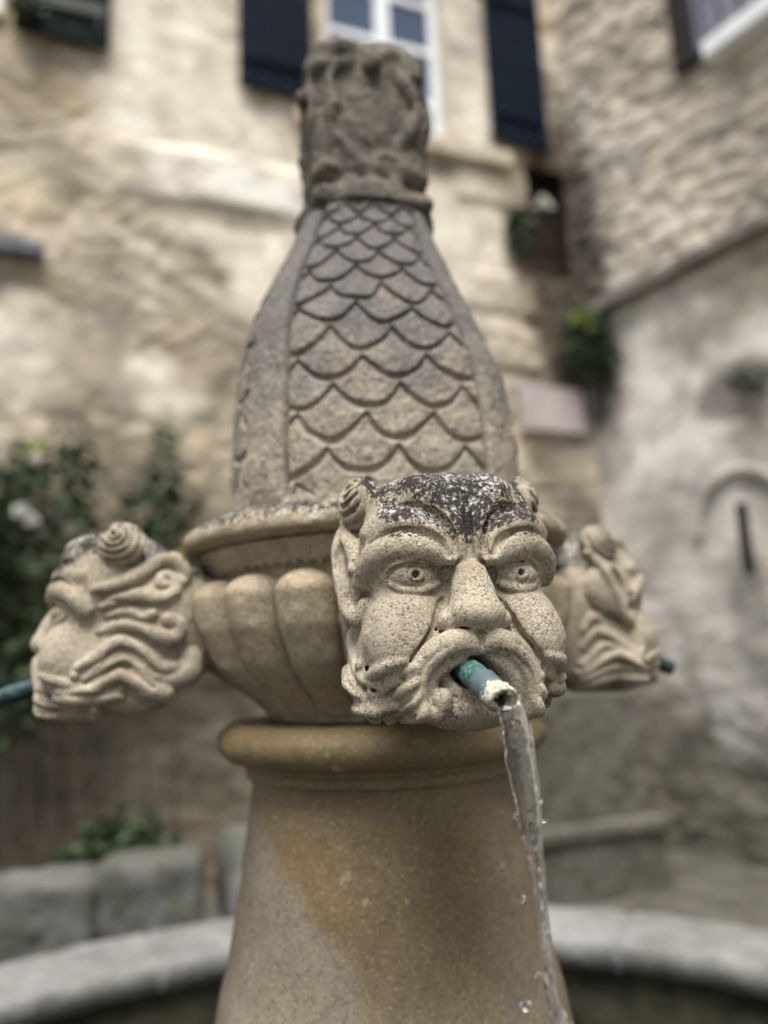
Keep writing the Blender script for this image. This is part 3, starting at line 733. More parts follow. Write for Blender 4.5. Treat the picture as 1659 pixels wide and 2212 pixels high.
# ---------------------------------------------------------------- plants
def leaf_mat(name, a, b):
    m = NT(name, .5, .4); oi = m.n('ObjectInfo'); n = m.noise(18, 2)
    m.b.inputs['Transmission Weight'].default_value = 0
    return m.done(m.mix(m.ramp(n, .35, .65), a, b))
M_leaf = leaf_mat('dark_leaf', (.016, .030, .012), (.045, .075, .025)); M_leafy = leaf_mat('lime_leaf', (.16, .22, .03), (.26, .32, .05))
M_petal = flat('white_petal', (.75, .74, .70), .6, .05); M_stem = flat('brown_stem', (.075, .06, .04), .9, .4, 20)
def leaves(spots, size, rnd, flat_=.3):
    V = []; F = []
    for p in spots:
        d = Vector((rnd.gauss(0, 1), rnd.gauss(0, 1), rnd.gauss(.3, .6))).normalized(); u = d.orthogonal().normalized(); u = (u*math.cos(rnd.random()*6)+d.cross(u)*math.sin(rnd.random()*6)).normalized()
        L = size*rnd.uniform(.6, 1.3); w = L*.32; n = len(V); nrm = d.cross(u)
        p = Vector(p)
        V += [tuple(p), tuple(p+d*L*.35+u*w), tuple(p+d*L*.8+u*w*.6+nrm*L*.06), tuple(p+d*L+nrm*L*.15), tuple(p+d*L*.8-u*w*.6+nrm*L*.06), tuple(p+d*L*.35-u*w), tuple(p+d*L*.5-nrm*L*.05)]
        F += [(n, n+1, n+6), (n+1, n+2, n+6), (n+2, n+3, n+6), (n+3, n+4, n+6), (n+4, n+5, n+6), (n+5, n, n+6)]
    return V, F
def plant(name, label, cat, base, clumps, stems, nleaf, size, seed, flowers=(), lime=(), group=None):
    """base in world; clumps = (x, y, z, radius xyz) relative to the base"""
    rnd = random.Random(seed); r = empty(name, base); tag(r, label, cat, group)
    sp = []
    for (x, y, z, a, b, c, wgt) in clumps:
        for _ in range(int(nleaf*wgt)):
            while True:
                p = Vector((rnd.uniform(-1, 1), rnd.uniform(-1, 1), rnd.uniform(-1, 1)))
                if p.length < 1: break
            if rnd.random() < .25: p = p.normalized()*rnd.uniform(.95, 1.25)
            sp.append((x+p.x*a, y+p.y*b, z+p.z*c))
    V, F = leaves(sp, size, rnd); meshobj('foliage', V, F, M_leaf, r, False)
    if lime:
        s2 = [(x+rnd.gauss(0, rr), y+rnd.gauss(0, rr*.5), z+rnd.gauss(0, rr)) for (x, y, z, rr, n) in lime for _ in range(n)]
        V, F = leaves(s2, size, rnd); meshobj('young_foliage', V, F, M_leafy, r, False)
    for st in stems:
        MB().tube(st, [.010]*len(st), 6).build('stem', M_stem, r, True)
    for (x, y, z, s) in flowers:
        V = []; F = []
        for k in range(14):
            a = k*2.4; t = .35+.9*(k/14); d = Vector((math.cos(a)*math.sin(t), -math.cos(t)*.8, math.sin(a)*math.sin(t))); n = len(V); c = Vector((x, y, z)); u = d.orthogonal().normalized()*s*.45
            V += [tuple(c), tuple(c+d*s*.6+u), tuple(c+d*s), tuple(c+d*s*.6-u)]; F.append((n, n+1, n+2, n+3))
        meshobj('flower', V, F, M_petal, r, False)
    return r
def wp(s, out, z, back=True):
    a = RB if back else RR; v = Matrix.Rotation(a, 3, 'Z') @ Vector((s, out if back else -out, 0)); return (KX+v.x, KY+v.y, z)
b = wp(4.35, .45, 0)
plant('climbing_rose', 'dense dark green rose bush with white blooms and lime shoots at the left edge', 'shrub', b,
      [(0, 0, 2.0, .42, .25, .62, 1.0), (-.35, .05, 2.35, .4, .25, .5, .8), (-.2, 0, 1.45, .45, .25, .4, .6), (.25, 0, 2.55, .14, .12, .38, .16), (-.5, 0, 1.9, .4, .2, .8, .8)],
      [[(x, 0, 0), (x+.02, .02, .6), (x-.03, 0, 1.3), (x+.05, 0, 1.9)] for k, x in enumerate((-.5, -.28, -.1, .08, .2, .34))], 800, .085, 5,
      [(.10, -.28, 2.32, .05), (.15, -.25, 2.27, .05), (-.28, -.3, 1.95, .055), (-.30, -.28, 2.5, .04)], [(-.25, -.25, 2.42, .06, 30), (-.38, -.25, 1.15, .03, 8), (.12, -.25, 2.7, .03, 12)])
b = wp(3.62, .38, 0)
plant('garden_shrub', 'thin dark green shrub with a tall shoot growing against the house wall', 'shrub', b,
      [(0, 0, 2.28, .26, .2, .34, .7), (.06, 0, 2.75, .10, .1, .32, .16), (-.2, 0, 1.9, .3, .2, .35, .6), (.3, 0, 1.95, .2, .15, .2, .2)],
      [[(x, 0, 0), (x+.02, .02, .8), (x-.03, 0, 1.6), (x, 0, 2.2)] for x in (-.2, -.05, .12)], 560, .075, 8, (), [(.25, -.15, 2.1, .05, 14)])
plant('low_bush', 'small leafy green plant growing at the foot of the house wall behind the low wall', 'plant', wp(3.78, .75, 0),
      [(0, 0, .42, .28, .2, .22, 1)], [[(0, 0, 0), (.02, 0, .35)], [(.1, 0, 0), (.12, 0, .3)]], 700, .08, 9)
plant('wall_plant', 'green plant with a white bloom hanging from the wall beside the dark hatch', 'plant', wp(.66, .12, 4.95),
      [(0, 0, 0, .10, .08, .22, 1), (-.04, 0, .15, .06, .05, .08, .3)], [[(0, .08, -.2), (0, 0, .1)]], 260, .06, 10, [(.17, -.12, .22, .09), (.22, -.1, .2, .07)])
plant('wall_fern', 'bushy green plant with a lime top rooted in the wall corner under the hatch', 'plant', (KX-.10, KY-.28, 4.0),
      [(0, 0, 0, .20, .12, .26, 1), (.12, 0, -.18, .15, .1, .18, .4)], [[(0, .1, -.3), (0, 0, .1)]], 480, .06, 12, (), [(-.02, -.12, .16, .06, 40)])
v = wp(1.4, .08, 3.24, False)
plant('wall_tuft', 'dark trailing tuft growing from a hole in the side wall', 'plant', v, [(.03, -.05, 0, .16, .1, .09, 1)], [[(0, 0, 0), (0, 0, .1)]], 130, .05, 13)
plant('window_plant', 'small green potted plant on the sill by the corner window', 'plant', wp(4.55, .14, 5.98), [(0, 0, .05, .10, .08, .10, 1)], [[(0, 0, -.1), (0, 0, .1)]], 160, .05, 14)
# ---------------------------------------------------------------- the fountain
fountain = empty('fountain', (0, 0, 0))
tag(fountain, 'carved limestone village fountain with grotesque spouting heads round a scaled column', 'fountain')
BASE = (.37, .315, .23); LIGHT = (.48, .42, .32); DARK = (.22, .175, .115)
BLK = (.022, .019, .017); WHT = (.62, .59, .52)
M_head = carved_stone('carved_head_stone', BASE, DARK, LIGHT, lichen=[(.02, .10, .3, .32, .8, WHT, 360), (.030, .092, .45, .39, 1.0, BLK, 280), (.03, .085, .3, .30, .85, (.55, .52, .46), 210), (.03, .085, .2, .27, .85, (.66, .64, .59), 380)], grain=480, bumpd=.0019, streak=True)
M_tower = carved_stone('scaled_column_stone', (.315, .27, .205), (.20, .17, .13), (.40, .355, .28), grain=330, bumpd=.0016, grey=(1.57, 1.98, (.125, .116, .107), .95))
M_finial = carved_stone('finial_stone', (.075, .069, .060), (.03, .028, .025), (.20, .175, .13), lichen=[(-5, -4, .15, .40, .62, (.03, .028, .024), 45), (-5, -4, .2, .28, .6, (.30, .28, .23), 70)], grain=260, bumpd=.002)
M_bowl = carved_stone('bowl_stone', (.34, .275, .185), (.24, .185, .11), (.40, .34, .24), lichen=[(1.578, 1.593, .3, .36, .8, (.5, .47, .4), 200), (1.582, 1.598, .45, .345, .8, BLK, 190), (1.584, 1.593, .3, .27, .8, (.55, .52, .46), 220)], grain=420, bumpd=.0012)
# column shaft: dry grey-buff stone with a wet brown stain running down from the collar
m = NT('pedestal_stone', .8, .3)
big = m.noise(9, 5, .6); fin = m.noise(260, 4, .7); mid = m.noise(70, 4)
dry = m.mix(m.ramp(big, .3, .7), (.165, .138, .100), (.215, .182, .135)); wetc = m.mix(m.ramp(big, .3, .7), (.145, .102, .048), (.205, .150, .076))
X, Y, Z = m.xyz()
zz = m.math('SUBTRACT', 1.33, Z)
lb = m.math('ADD', m.math('MULTIPLY', zz, .72), -.168)          # left border moves right on the way down
lb = m.math('ADD', lb, m.math('MULTIPLY', m.math('SUBTRACT', m.noise(12, 5, .55), .5), .10))
inl = m.ramp(m.math('SUBTRACT', X, lb), -.012, .014)
inr = m.ramp(m.math('SUBTRACT', m.math('ADD', .105, m.math('MULTIPLY', m.math('SUBTRACT', m.noise(9, 3), .5), .04)), X), -.006, .01)
up = m.ramp(zz, -.01, .0, 1, 0)
wet = m.math('MAXIMUM', m.math('MULTIPLY', m.math('MULTIPLY', inl, m.ramp(inr, 0, 1, .45, 1)), m.ramp(zz, .12, .34, 1, .15)), up)
col = m.mix(wet, dry, wetc)
col = m.mix(m.ramp(fin, .52, .66, 0, .5), col, (.36, .29, .18)); col = m.mix(m.ramp(m.noise(190, 4, .7), .50, .36, 0, .55), col, (.085, .065, .04)); col = m.mix(m.ramp(mid, .52, .70, 0, .35), col, (.11, .09, .06)); col = m.mix(m.ramp(m.noise(45, 3, .5), .69, .72, 0, .6), col, (.34, .30, .22))
M_ped = m.done(col, m.bump(m.math('ADD', fin, mid), .0011), m.ramp(wet, 0, 1, .85, .5))

def lathe_np(name, prof, mat, parent, n=256, disp=None, sub=6):
    P = catmull(np.array(prof, float), sub) if sub > 1 else np.array(prof, float)
    t = np.linspace(0, 2*PI, n, endpoint=False)
    T, RR_ = np.meshgrid(t, P[:, 0]); _, ZZ = np.meshgrid(t, P[:, 1])
    if disp is not None: RR_, ZZ = disp(T, RR_, ZZ)
    V = np.stack([RR_*np.sin(T), -RR_*np.cos(T), ZZ], -1).reshape(-1, 3)      # T = azimuth, 0 towards the camera, positive to the right
    F = grid_faces(n, len(P), True)
    return meshobj(name, V, F if P[-1, 1] > P[0, 1] else F[:, ::-1], mat, parent)
# pedestal
ped = [(.250, .10), (.247, .40), (.238, .70), (.226, .88), (.206, 1.05), (.194, 1.104), (.1845, 1.152), (.1735, 1.226), (.1665, 1.278), (.1625, 1.304), (.1622, 1.315)]
lathe_np('pedestal', ped, M_ped, fountain, 192, lambda T, r, z: (r+.0012*vn2(T*9, z*40, 3), z))
tor = [(.1622, 1.3155), (.1690, 1.3165), (.1705, 1.3215), (.1700, 1.3275), (.1735, 1.3290), (.1750, 1.3330), (.1765, 1.3365)]
tor += [(.179+.0255*math.cos(t), 1.3585+.0225*math.sin(t)) for t in np.linspace(-PI*.42, PI*.5, 12)] + [(.12, 1.3825)]
lathe_np('torus_moulding', tor, M_ped, fountain, 256, lambda T, r, z: (r+.0010*vn2(T*12, z*60, 4), z), 3)
# bowl: neck, gadroons, lace edge, cove, lip
def gad(T, r, z):
    t = ((np.degrees(T)+11.5) % 18)/9-1
    cap = np.clip((z-1.523)/.0245, 0, 3); q = t*t+cap**2
    amp = .040*sstep(1.388, 1.45, z)+.006
    g = np.where(z < 1.550, np.sqrt(np.clip(1-np.clip(q, 0, 1), 0, 1)), 0)
    g = g*sstep(1.384, 1.394, z)
    lace = .0080*((z > 1.5505+.0055*np.abs(np.sin(np.radians(np.degrees(T)*45)))) & (z < 1.579))
    return r+amp*g+lace+.0009*vn2(T*20, z*90, 8), z
zs = np.linspace(1.384, 1.585, 160)
core = np.interp(zs, [1.380, 1.388, 1.396, 1.42, 1.449, 1.4886, 1.52, 1.5339, 1.552, 1.564, 1.577, 1.585], [.140, .141, .143, .154, .174, .196, .2025, .203, .205, .2125, .220, .224])
k = np.exp(-np.linspace(-2, 2, 15)**2); k /= k.sum(); core[8:-18] = np.convolve(core, k, 'same')[8:-18]
bowl = lathe_np('gadrooned_bowl', list(zip(core, zs)), M_bowl, fountain, 1200, gad, 1)
lip = [(.215, 1.588), (.226, 1.5885), (.2370, 1.590), (.2440, 1.5935), (.2468, 1.599), (.2465, 1.606), (.2430, 1.6125), (.234, 1.6165), (.212, 1.622), (.165, 1.6250)]
lip = [(r_, z_-.007*max(0, min(1, (1.625-z_)/.012))) for r_, z_ in lip]
lathe_np('cornice_lip', lip, M_bowl, fountain, 400, lambda T, r, z: (r+.0022*fbm2(T*14, z*60, 9), z+.0012*vn2(T*24, r*80, 10)), 4)
# tower: four panels of fish scales between flat ribs
PHI0 = 6.0
tz = np.array([1.605, 1.64, 1.677, 1.739, 1.797, 1.857, 1.913, 1.977, 2.020, 2.042, 2.050, 2.052]); tr = np.array([.190, .191, .1925, .1895, .1830, .1672, .1455, .1170, .1000, .0945, .0905, .080])
def tower():
    nphi, nz_ = 1080, 560
    zs = np.concatenate([np.linspace(1.605, 2.046, nz_-6), np.linspace(2.0468, 2.052, 6)])
    # smooth radius through the measured points
    rr = np.interp(zs, tz, tr)
    k = np.exp(-np.linspace(-2, 2, 41)**2); k /= k.sum(); rs_ = np.convolve(np.pad(rr, 20, mode='edge'), k, 'valid'); rs_[-12:] = rr[-12:]
    T, RR_ = np.meshgrid(np.linspace(0, 2*PI, nphi, endpoint=False), rs_); _, ZZ = np.meshgrid(T[0], zs)
    deg = np.degrees(T)-PHI0
    face = (deg+45) % 90-45                                       # -45..45 inside each face
    fid = np.floor((deg+45)/90).astype(int) % 4
    a = np.abs(face)
    rad = RR_*(1+.035*np.cos(np.radians(face*4+180)))             # slightly squared section
    inside = 1-sstep(35.6, 36.8, a)                               # 1 in the panel, 0 on the rib
    # rows: pitch follows the radius
    cum = np.concatenate([[0], np.cumsum(np.diff(zs)/(.200*(rs_[1:]+rs_[:-1])/2))])
    pr = cum[-1]-cum; _, P = np.meshgrid(T[0], pr+.35)
    P = P+.16*vn2(face/9+fid*7.7, P*.9, 31)
    q0 = face-4+1.4*vn2(P*1.1, fid*3.3+0*P, 32)
    own = np.full(P.shape, -1.); dist = np.full(P.shape, 9.); up_ = np.full(P.shape, 9.)
    def B(i):
        off = np.where((i % 2) == 0, 0., 12.)
        q = np.abs(((q0+off+12) % 24-12)/12)
        return i+.80-.76*(.5*q**1.6+.5*q**2.6)
    ip = np.floor(P)
    cands = [ip+d for d in (-1, 0, 1, 2, 3)]
    prevB = B(cands[0]-1)
    low = np.full(P.shape, np.nan); upb = np.full(P.shape, np.nan); done_ = np.zeros(P.shape, bool)
    mx = prevB
    for i in cands:
        b = B(i); hit = (~done_) & (P < b)
        low = np.where(hit, b, low); upb = np.where(hit, mx, upb); done_ |= hit
        mx = np.maximum(mx, b)
    d1 = low-P; d2 = P-upb
    gr = np.minimum(sstep(.03, .15, d1), sstep(.05, .20, d2))
    pillow = .78+.22*np.clip(1-((d1-.45)/1.0)**2, 0, 1)+.10*vn2(np.floor(P)*3.1+own, np.floor(q0/12)*1.7, 37)
    edge = sstep(36.0, 34.2, a)
    hsc = .0060*gr*pillow*edge
    band_r = .0036+.0012*np.cos(np.radians((45-a)*10))
    body = inside*(-.0048+hsc-.0035*(1-edge))+(1-inside)*band_r
    topfade = sstep(2.040, 2.030, ZZ)*sstep(1.622, 1.645, ZZ)
    rad = rad+body*topfade-.004*np.exp(-((a-35.6)/.9)**2)*topfade+.0035*(1-topfade)*.5
    rad = rad+.0012*fbm2(T*40, ZZ*160, 33, 3)+.0024*fbm2(T*8, ZZ*30, 34, 3)
    lean = -.0095*np.exp(-((ZZ-1.91)/.105)**2)
    V = np.stack([rad*np.sin(T)+lean, -rad*np.cos(T), ZZ], -1).reshape(-1, 3)
    return meshobj('scaled_column', V, grid_faces(nphi, len(zs), True), M_tower, fountain)
tower()
# weathered cartouche finial
def finial():
    v = Vox((-118, -112, -14), (118, 112, 306), 2.0)
    v.tube([(0, 0, 0, 40), (0, 0, 12, 40)], 2)
    # collar
    for (z, r_, t) in ((3, 95, 5), (10, 92, 7), (19, 87, 8), (28, 80, 9)):
        v.tube([(r_*math.cos(a), r_*math.sin(a), z, t) for a in np.linspace(0, 2*PI, 41)], 3, smooth=False)
    v.rbox((0, 0, 12), (84, 84, 16), 15, 4)
    v.ell((0, 0, 16), (88, 88, 18), 6)
    v.rbox((0, 0, 150), (83, 78, 122), 36, 6)
    v.ell((0, 0, 60), (82, 78, 44), 10)
    v.ell((0, 0, 235), (80, 74, 52), 10)
    for k in range(4):
        ca, sa = math.cos(k*PI/2), math.sin(k*PI/2)
        rt = lambda x, y, z, r_: (x*ca-y*sa, x*sa+y*ca, z, r_)
        c = rt(0, -86, 148, 1)
        v.ell(c[:3], (56, 16, 84) if k % 2 == 0 else (16, 56, 84), 5, sub=True)
        v.ell(rt(0, -62, 146, 1)[:3], (50, 22, 78) if k % 2 == 0 else (22, 50, 78), 3)
        ov = [rt(59*math.sin(a)*(1+.08*math.sin(5*a)), -74+6*math.cos(2*a), 150+84*math.cos(a)*(1+.05*math.sin(4*a)), 8+2.5*math.sin(7*a)) for a in np.linspace(0, 2*PI, 25)]
        v.tube(ov, 4)
        for (x, z, r_) in ((-36, 244, 19), (32, 238, 17), (-66, 214, 13), (66, 208, 12), (-60, 56, 11), (58, 54, 11), (-30, 40, 10), (0, 36, 11), (32, 40, 10)):
            c = rt(x, -68, z, r_); v.ell(c[:3], (r_, r_, r_*.85), 8)
        c = rt(2, -84, 214, 1); v.ell(c[:3], (13, 12, 16), 4)
        for (x, z, r_) in ((-12, 236, 8), (-50, 222, 7), (48, 226, 7), (-46, 48, 6), (46, 46, 6)):
            c = rt(x, -92, z, 1); v.ell(c[:3], (r_, r_, r_*.8), 3, sub=True)
    for (x, y, z, r_) in ((-38, -30, 270, 26), (18, -34, 268, 24), (40, 28, 262, 24), (-20, 36, 266, 26), (-2, 0, 278, 26)):
        v.ell((x, y, z-8), (r_*1.25, r_*1.1, r_*.7), 12)
    v.noise(30, 2.4, 50); v.noise(13, 1.5, 51); v.noise(6, .7, 52)
    v.blur(1)
    V, Q = v.mesh()
    o = meshobj('finial', V, Q, M_finial, fountain, True, (0, 0, 2.044)); o.rotation_euler = (0, 0, R(11)); return o
finial()
# carved heads with copper spouts
HV, HQ = sculpt_head(HRES)
def copper():
    m = NT('verdigris_copper', .55, .5)
    n = m.noise(70, 5, .7); f = m.noise(260, 4, .7)
    c = m.mix(m.ramp(n, .38, .6), (.022, .07, .06), (.075, .17, .145)); c = m.mix(m.ramp(f, .52, .66, 0, .8), c, (.17, .33, .28)); c = m.mix(m.ramp(m.noise(110, 4), .56, .64, 0, .9), c, (.02, .03, .03))
    y = m.xyz()[1]
    band = m.math('MULTIPLY', m.ramp(y, -.030, -.032), m.ramp(y, -.056, -.052))
    c = m.mix(m.math('MULTIPLY', band, m.ramp(n, .3, .45)), c, (.075, .105, .115))
    return m.done(c, m.bump(m.math('ADD', n, f), .0008))
M_cu = copper(); M_cu2 = flat('dark_copper', (.02, .045, .045), .6, .6, 60, .3)
m = NT('lime_crust', .85, .3); n = m.noise(300, 4); k_ = m.noise(120, 4)
c = m.mix(m.ramp(n, .3, .7), (.33, .29, .22), (.56, .51, .42)); X, Y, Z = m.xyz(); c = m.mix(m.ramp(m.math('ADD', Z, m.math('MULTIPLY', k_, .008)), .001, -.006), c, (.07, .075, .03)); M_crust = m.done(c, m.bump(m.math('ADD', n, k_), .0015))
def spout(parent, tip):
    """pipe along local -y, then turned to leave the mouth on a slope"""
    L = .086
    def ring_tube(prof, n, wob, name, mat, par):
        P = np.array(prof); t = np.linspace(0, 2*PI, n, endpoint=False); T, RR_ = np.meshgrid(t, P[:, 0]); _, YY = np.meshgrid(t, P[:, 1])
        RR_, YY = wob(T, RR_, YY, np.arange(len(P))[:, None]+0*T)
        V = np.stack([RR_*np.cos(T), -YY, RR_*np.sin(T)], -1).reshape(-1, 3)
        return meshobj(name, V, grid_faces(n, len(P), True), mat, par)
    ys = np.linspace(-.02, .064, 40); rr = .0098+.0004*np.sin(ys*90)+.0014*sstep(.030, .034, ys)-.0008*sstep(.050, .056, ys)+.0006*sstep(.058, .064, ys)
    prof = list(zip(rr, ys))+[(.0078, .0655), (.0072, .05), (.0070, .0)]
    p = ring_tube(prof, 64, lambda T, r, y, i: (r+.0003*vn2(T*3, y*300, 60), y), 'spout', M_cu, parent)
    ys = np.linspace(.0, 1, 14)
    cr = []
    for a in np.linspace(0, 1, 10): cr.append((.0100+.0016*math.sin(a*PI*.55), .055+.015*a))
    for a in np.linspace(0, 1, 6)[1:]: cr.append((.0115-.0052*a, .0705+.0015*math.sin(a*PI)))
    cr += [(.0058, .064), (.0056, .050)]
    def wob(T, r, y, i):
        front = sstep(.056, .068, y)
        up_ = np.sin(T)                       # 1 = top
        notch = np.exp(-((T-PI/2)/.55)**2)
        y2 = y+front*(.0035*up_-.004*notch*.3+.0018*vn2(T*3.2, i*.5, 61))+(1-front)*(.0030*vn2(T*3, i*.2, 62)+.002*up_)
        r2 = r+.0011*vn2(T*4, i*.8, 63)+.0006*vn2(T*9, i*1.3, 64)-.0018*np.clip(-up_, 0, 1)*front
        return r2, y2
    q = ring_tube(cr, 96, wob, 'lime_crust', M_crust, parent)
    for o in (p, q):
        o.location = (-.008, -.016, -.0475); o.rotation_euler = (R(17), 0, R(2))
HEADS = [(11, .382, 1.487, 'front head with open glaring eyes, drooping moustache and black lichen on its brow'),
         (-77, .377, 1.487, 'left head seen in profile with loose curled locks and a round ringed horn'),
         (106, .352, 1.489, 'right head seen in profile with a pointed leaf ear and combed beard'),
         (191, .382, 1.487, 'rear head on the far side of the bowl')]
h0 = None
for az, rad, z, lab in HEADS:
    if h0 is None:
        h = meshobj('grotesque_head', HV, HQ, M_head, fountain); h0 = h
        spout(h, None)
    else:
        h = h0.copy(); C.objects.link(h); h.parent = fountain
        for ch in list(h0.children):
            if ch.name.startswith('lime_crust'): continue
            c_ = ch.copy(); C.objects.link(c_); c_.parent = h; c_.data = c_.data.copy(); c_.data.materials[0] = M_cu2; c_['label'] = 'dark blue-green copper spout'
    a = R(az); h.location = (rad*math.sin(a), -rad*math.cos(a), z); h.rotation_euler = (0, 0, a); h['label'] = lab

# ---------------------------------------------------------------- basin and water
M_rim = stone_mat2('basin_rim_stone', (.15, .147, .14), (.24, .235, .225), .25)
m = NT('mossy_wall', .8, .3); n = m.noise(9, 5); c = m.mix(m.ramp(n, .35, .65), (.018, .018, .010), (.055, .05, .025)); M_mossy = m.done(c, m.bump(n, .02))
basin = empty('basin', (0, 0, 0)); tag(basin, 'wide round stone basin with a pale rim and mossy inside wall', 'basin')
def arcs(name, r0, r1, z0, z1, mat, seg, joint, seed, bev=.02):
    V = []; F = []; n = 160
    prof = [(r0, z0), (r0, z1-bev), (r0+bev*.3, z1-bev*.3), (r0+bev, z1), (r1-bev, z1), (r1-bev*.3, z1-bev*.3), (r1, z1-bev), (r1, z0)]
    T, K = np.meshgrid(np.linspace(0, 2*PI, n*seg, endpoint=False), np.arange(len(prof)))
    P = np.array(prof)[K]; rr = P[..., 0]; zz_ = P[..., 1]
    fr = (T/(2*PI)*seg) % 1; g = np.exp(-(np.minimum(fr, 1-fr)/joint)**2)
    step = vn2(np.floor(T/(2*PI)*seg)*1.7, 0*T+.5, seed)
    zz_ = zz_-g*.012+step*.004+.004*fbm2(T*30, rr*9, seed+1); rr = rr+.005*fbm2(T*24, zz_*8+rr*5, seed+2)
    V = np.stack([rr*np.sin(T), -rr*np.cos(T), zz_], -1).reshape(-1, 3)
    Fq = grid_faces(n*seg, len(prof), True)
    last = (len(prof)-1)*n*seg; a_ = np.arange(n*seg); b_ = (a_+1) % (n*seg)
    Fq = np.vstack([Fq, np.stack([last+a_, last+b_, b_, a_], 1)])
    return meshobj(name, V, Fq[:, ::-1], mat, basin)
arcs('rim', 1.44, 1.74, .585, .655, M_rim, 14, .006, 70)
arcs('basin_wall', 1.48, 1.72, .0, .584, M_mossy, 14, .004, 75)
wm = NT('basin_water', .03, .5); wn = wm.noise(14, 4, .6); M_water = wm.done((.008, .010, .005), wm.bump(wn, .006))
wm.b.inputs['IOR'].default_value = 1.33
V = []; nr = 60
rs_ = np.linspace(.0, 1.5, nr); T, RR_ = np.meshgrid(np.linspace(0, 2*PI, 96, endpoint=False), rs_)
d_ = np.hypot(RR_*np.sin(T)-.10, -RR_*np.cos(T)+.50); zz_ = .36+.006*np.exp(-d_*3)*np.cos(d_*60)
V = np.stack([RR_*np.sin(T), -RR_*np.cos(T), zz_], -1).reshape(-1, 3)
wo = meshobj('water', V, grid_faces(96, nr, True), M_water); tag(wo, kind='structure')

# stream from the front spout
m = bpy.data.materials.new('falling_water'); m.use_nodes = True; b = m.node_tree.nodes['Principled BSDF']
b.inputs['Base Color'].default_value = (.97, .98, .98, 1); b.inputs['Roughness'].default_value = .0; b.inputs['IOR'].default_value = 1.33; b.inputs['Transmission Weight'].default_value = 1
_t = m.node_tree; _tc = _t.nodes.new('ShaderNodeTexCoord'); _n = _t.nodes.new('ShaderNodeTexNoise'); _n.inputs['Scale'].default_value = 130; _n.inputs['Detail'].default_value = 3
_m = _t.nodes.new('ShaderNodeMapping'); _m.inputs['Scale'].default_value = (1, 1, .4); _b = _t.nodes.new('ShaderNodeBump'); _b.inputs['Distance'].default_value = .0018
_t.links.new(_tc.outputs['Object'], _m.inputs[0]); _t.links.new(_m.outputs[0], _n.inputs['Vector']); _t.links.new(_n.outputs['Fac'], _b.inputs['Height']); _t.links.new(_b.outputs[0], b.inputs['Normal'])
M_fall = m
STREAM = {'main': [(0.0899, -0.448, 1.4224, 0.0091, 0.005), (0.0892, -0.455, 1.4149, 0.01, 0.0055), (0.0895, -0.4573, 1.4088, 0.0104, 0.0055), (0.09, -0.4604, 1.3983, 0.0104, 0.0055), (0.0906, -0.4632, 1.3864, 0.0103, 0.0055), (0.0912, -0.4656, 1.3748, 0.0099, 0.0055), (0.092, -0.4677, 1.3632, 0.0091, 0.005), (0.0927, -0.4696, 1.3519, 0.0084, 0.0046), (0.0932, -0.4713, 1.3407, 0.0076, 0.0042), (0.0942, -0.4729, 1.3296, 0.0063, 0.0035), (0.0952, -0.4744, 1.3187, 0.0048, 0.0026), (0.096, -0.4758, 1.3079, 0.0037, 0.002), (0.0967, -0.4772, 1.2972, 0.0031, 0.0018), (0.0966, -0.4785, 1.2867, 0.0026, 0.0018), (0.0967, -0.4797, 1.2764, 0.0023, 0.0018), (0.0971, -0.4809, 1.2661, 0.002, 0.0018), (0.0977, -0.4821, 1.256, 0.0022, 0.0018), (0.0982, -0.4832, 1.246, 0.0023, 0.0018), (0.0987, -0.4843, 1.2361, 0.0027, 0.0018), (0.0993, -0.4856, 1.2239, 0.0034, 0.0019), (0.0996, -0.4874, 1.2071, 0.004, 0.0022), (0.0996, -0.4909, 1.1722, 0.0054, 0.003), (0.0992, -0.492, 1.1146, 0.0073, 0.004), (0.099, -0.492, 1.0271, 0.0099, 0.0055)], 'thread': [(0.0909, -0.4646, 1.3336, 0.0012, 0.0018), (0.0925, -0.4666, 1.3197, 0.0012, 0.0018), (0.0939, -0.4685, 1.306, 0.0015, 0.0018), (0.0952, -0.4705, 1.2898, 0.0015, 0.0018), (0.0959, -0.4724, 1.274, 0.0016, 0.0018), (0.0965, -0.4743, 1.2585, 0.0017, 0.0018), (0.097, -0.476, 1.2432, 0.0014, 0.0018), (0.098, -0.4776, 1.2282, 0.0017, 0.0018), (0.0975, -0.4802, 1.2038, 0.002, 0.002), (0.0966, -0.485, 1.1572, 0.0023, 0.0023)], 'thread2': [(0.0996, -0.4633, 1.4043, 0.0012, 0.0018), (0.1, -0.4679, 1.3866, 0.0012, 0.0018), (0.1005, -0.4715, 1.3693, 0.0012, 0.0018), (0.1001, -0.4745, 1.3525, 0.0012, 0.0018), (0.0992, -0.4772, 1.336, 0.0012, 0.0018), (0.0985, -0.4796, 1.3198, 0.0013, 0.0018), (0.098, -0.4818, 1.3039, 0.0013, 0.0018), (0.0976, -0.4839, 1.2883, 0.0014, 0.0018), (0.0975, -0.4858, 1.273, 0.0017, 0.0018), (0.098, -0.4876, 1.258, 0.0018, 0.0018), (0.0986, -0.4894, 1.2432, 0.002, 0.002), (0.0996, -0.4913, 1.2263, 0.0036, 0.0036), (0.0988, -0.4944, 1.1982, 0.0035, 0.0035)], 'drops': [(0.0851, -0.48, 1.2971, 0.0022), (0.0903, -0.48, 1.2537, 0.0018), (0.0819, -0.48, 1.2371, 0.003), (0.0837, -0.48, 1.238, 0.0016), (0.1005, -0.48, 1.3568, 0.0016), (0.0834, -0.48, 1.3479, 0.0018), (0.1049, -0.48, 1.2276, 0.0032), (0.1035, -0.48, 1.2315, 0.0024), (0.1076, -0.48, 1.2257, 0.002), (0.1019, -0.48, 1.3443, 0.0015)]}
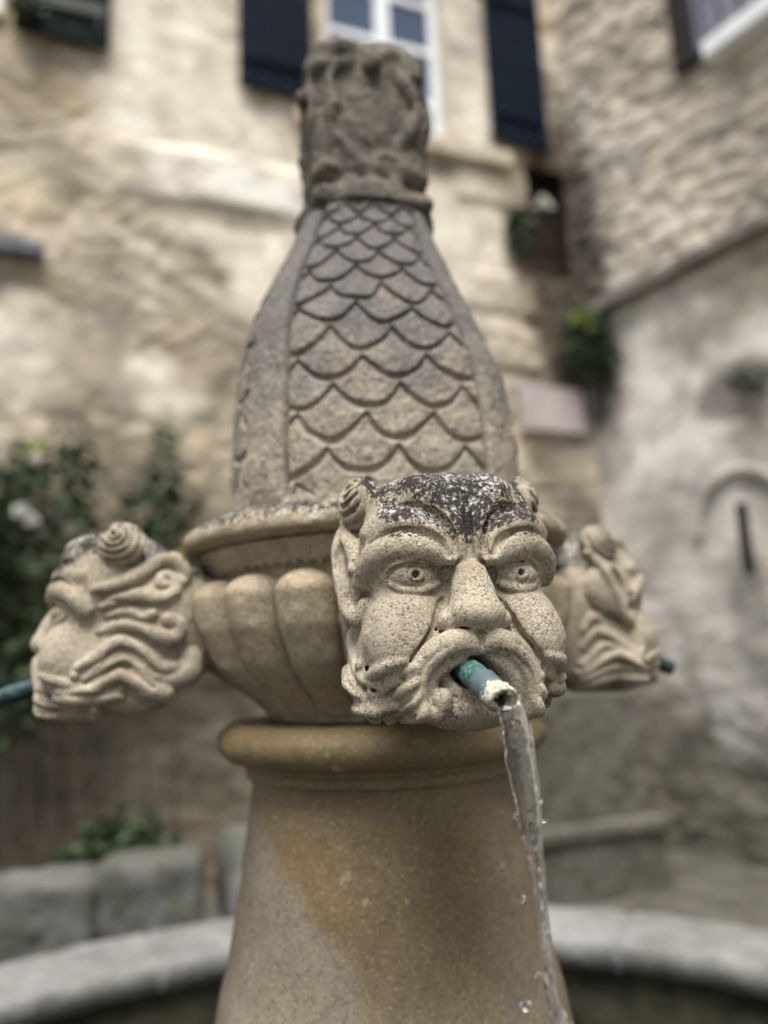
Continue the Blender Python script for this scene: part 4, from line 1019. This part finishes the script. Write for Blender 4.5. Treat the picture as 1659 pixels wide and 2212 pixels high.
def stream(name, pts, seed, amp, parent=None, tw=3.0, nk=26, sub=9):
    """pts = (x, y, z, half width, half thickness)"""
    P = catmull(np.array(pts, float), sub); n = len(P); V = []
    i = np.arange(n)
    T, I = np.meshgrid(np.linspace(0, 2*PI, nk, endpoint=False), i)
    hw = P[I, 3]*.88; ht = P[I, 4]*.8; zc = P[I, 2]
    fall = sstep(1.40, 1.15, zc)
    ridg = 1+amp*(.55+1.1*fall)*(vn2(T*1.9+3*np.sin(T), zc*(90)+T*.9, seed)*.6+vn2(T*.95+7, zc*170+5, seed+1)*.5+.35*vn2(np.cos(T)*3+9, zc*330, seed+2))
    x = hw*np.cos(T)*ridg; y = ht*np.sin(T)*ridg
    tws = .5*np.sin(zc*tw*6)
    X = P[I, 0]+x*np.cos(tws*.6)+fall*.0022*vn2(zc*60, 0*zc+.3, seed+3); Y = P[I, 1]+y+x*np.sin(tws*.6); Z = zc+.0015*vn2(T*1.4, zc*120, seed+4)
    V = np.stack([X, Y, Z], -1).reshape(-1, 3)
    F = grid_faces(nk, n, True)[:, ::-1].tolist() if P[-1, 2] > P[0, 2] else grid_faces(nk, n, True).tolist()
    F.append(list(range(nk))); F.append(list(range((n-1)*nk+nk-1, (n-1)*nk-1, -1)))
    return meshobj(name, V, F, M_fall, parent)
ws = empty('water_stream', (.08, -.46, .36)); tag(ws, 'clear glittering stream of water falling from the front copper spout', 'water')
def rel(o, p): o.parent = p; o.matrix_parent_inverse = Matrix.Translation(-p.location); return o
rel(stream('water_sheet', STREAM['main'], 81, .26), ws)
rel(stream('water_thread', STREAM['thread'], 91, .35), ws)
rel(stream('water_thread', STREAM['thread2'], 95, .40), ws)
for k, (x, y, z, s) in enumerate(STREAM['drops']):
    nu, nv = 14, 9; V = []
    for j in range(nv):
        t = PI*j/(nv-1)
        for i in range(nu):
            p = 2*PI*i/nu; V.append((s*math.sin(t)*math.cos(p)*(1+.2*math.sin(2*p+k)), s*math.sin(t)*math.sin(p), s*math.cos(t)*(1.0+.25*math.cos(t+k))))
    o = meshobj('water_droplet', V, grid_faces(nu, nv, True)[:, ::-1], M_fall, None, True, (x, y, z))
    tag(o, 'tiny clear water droplet flying beside the falling stream', 'droplet', 'droplets beside the falling stream')
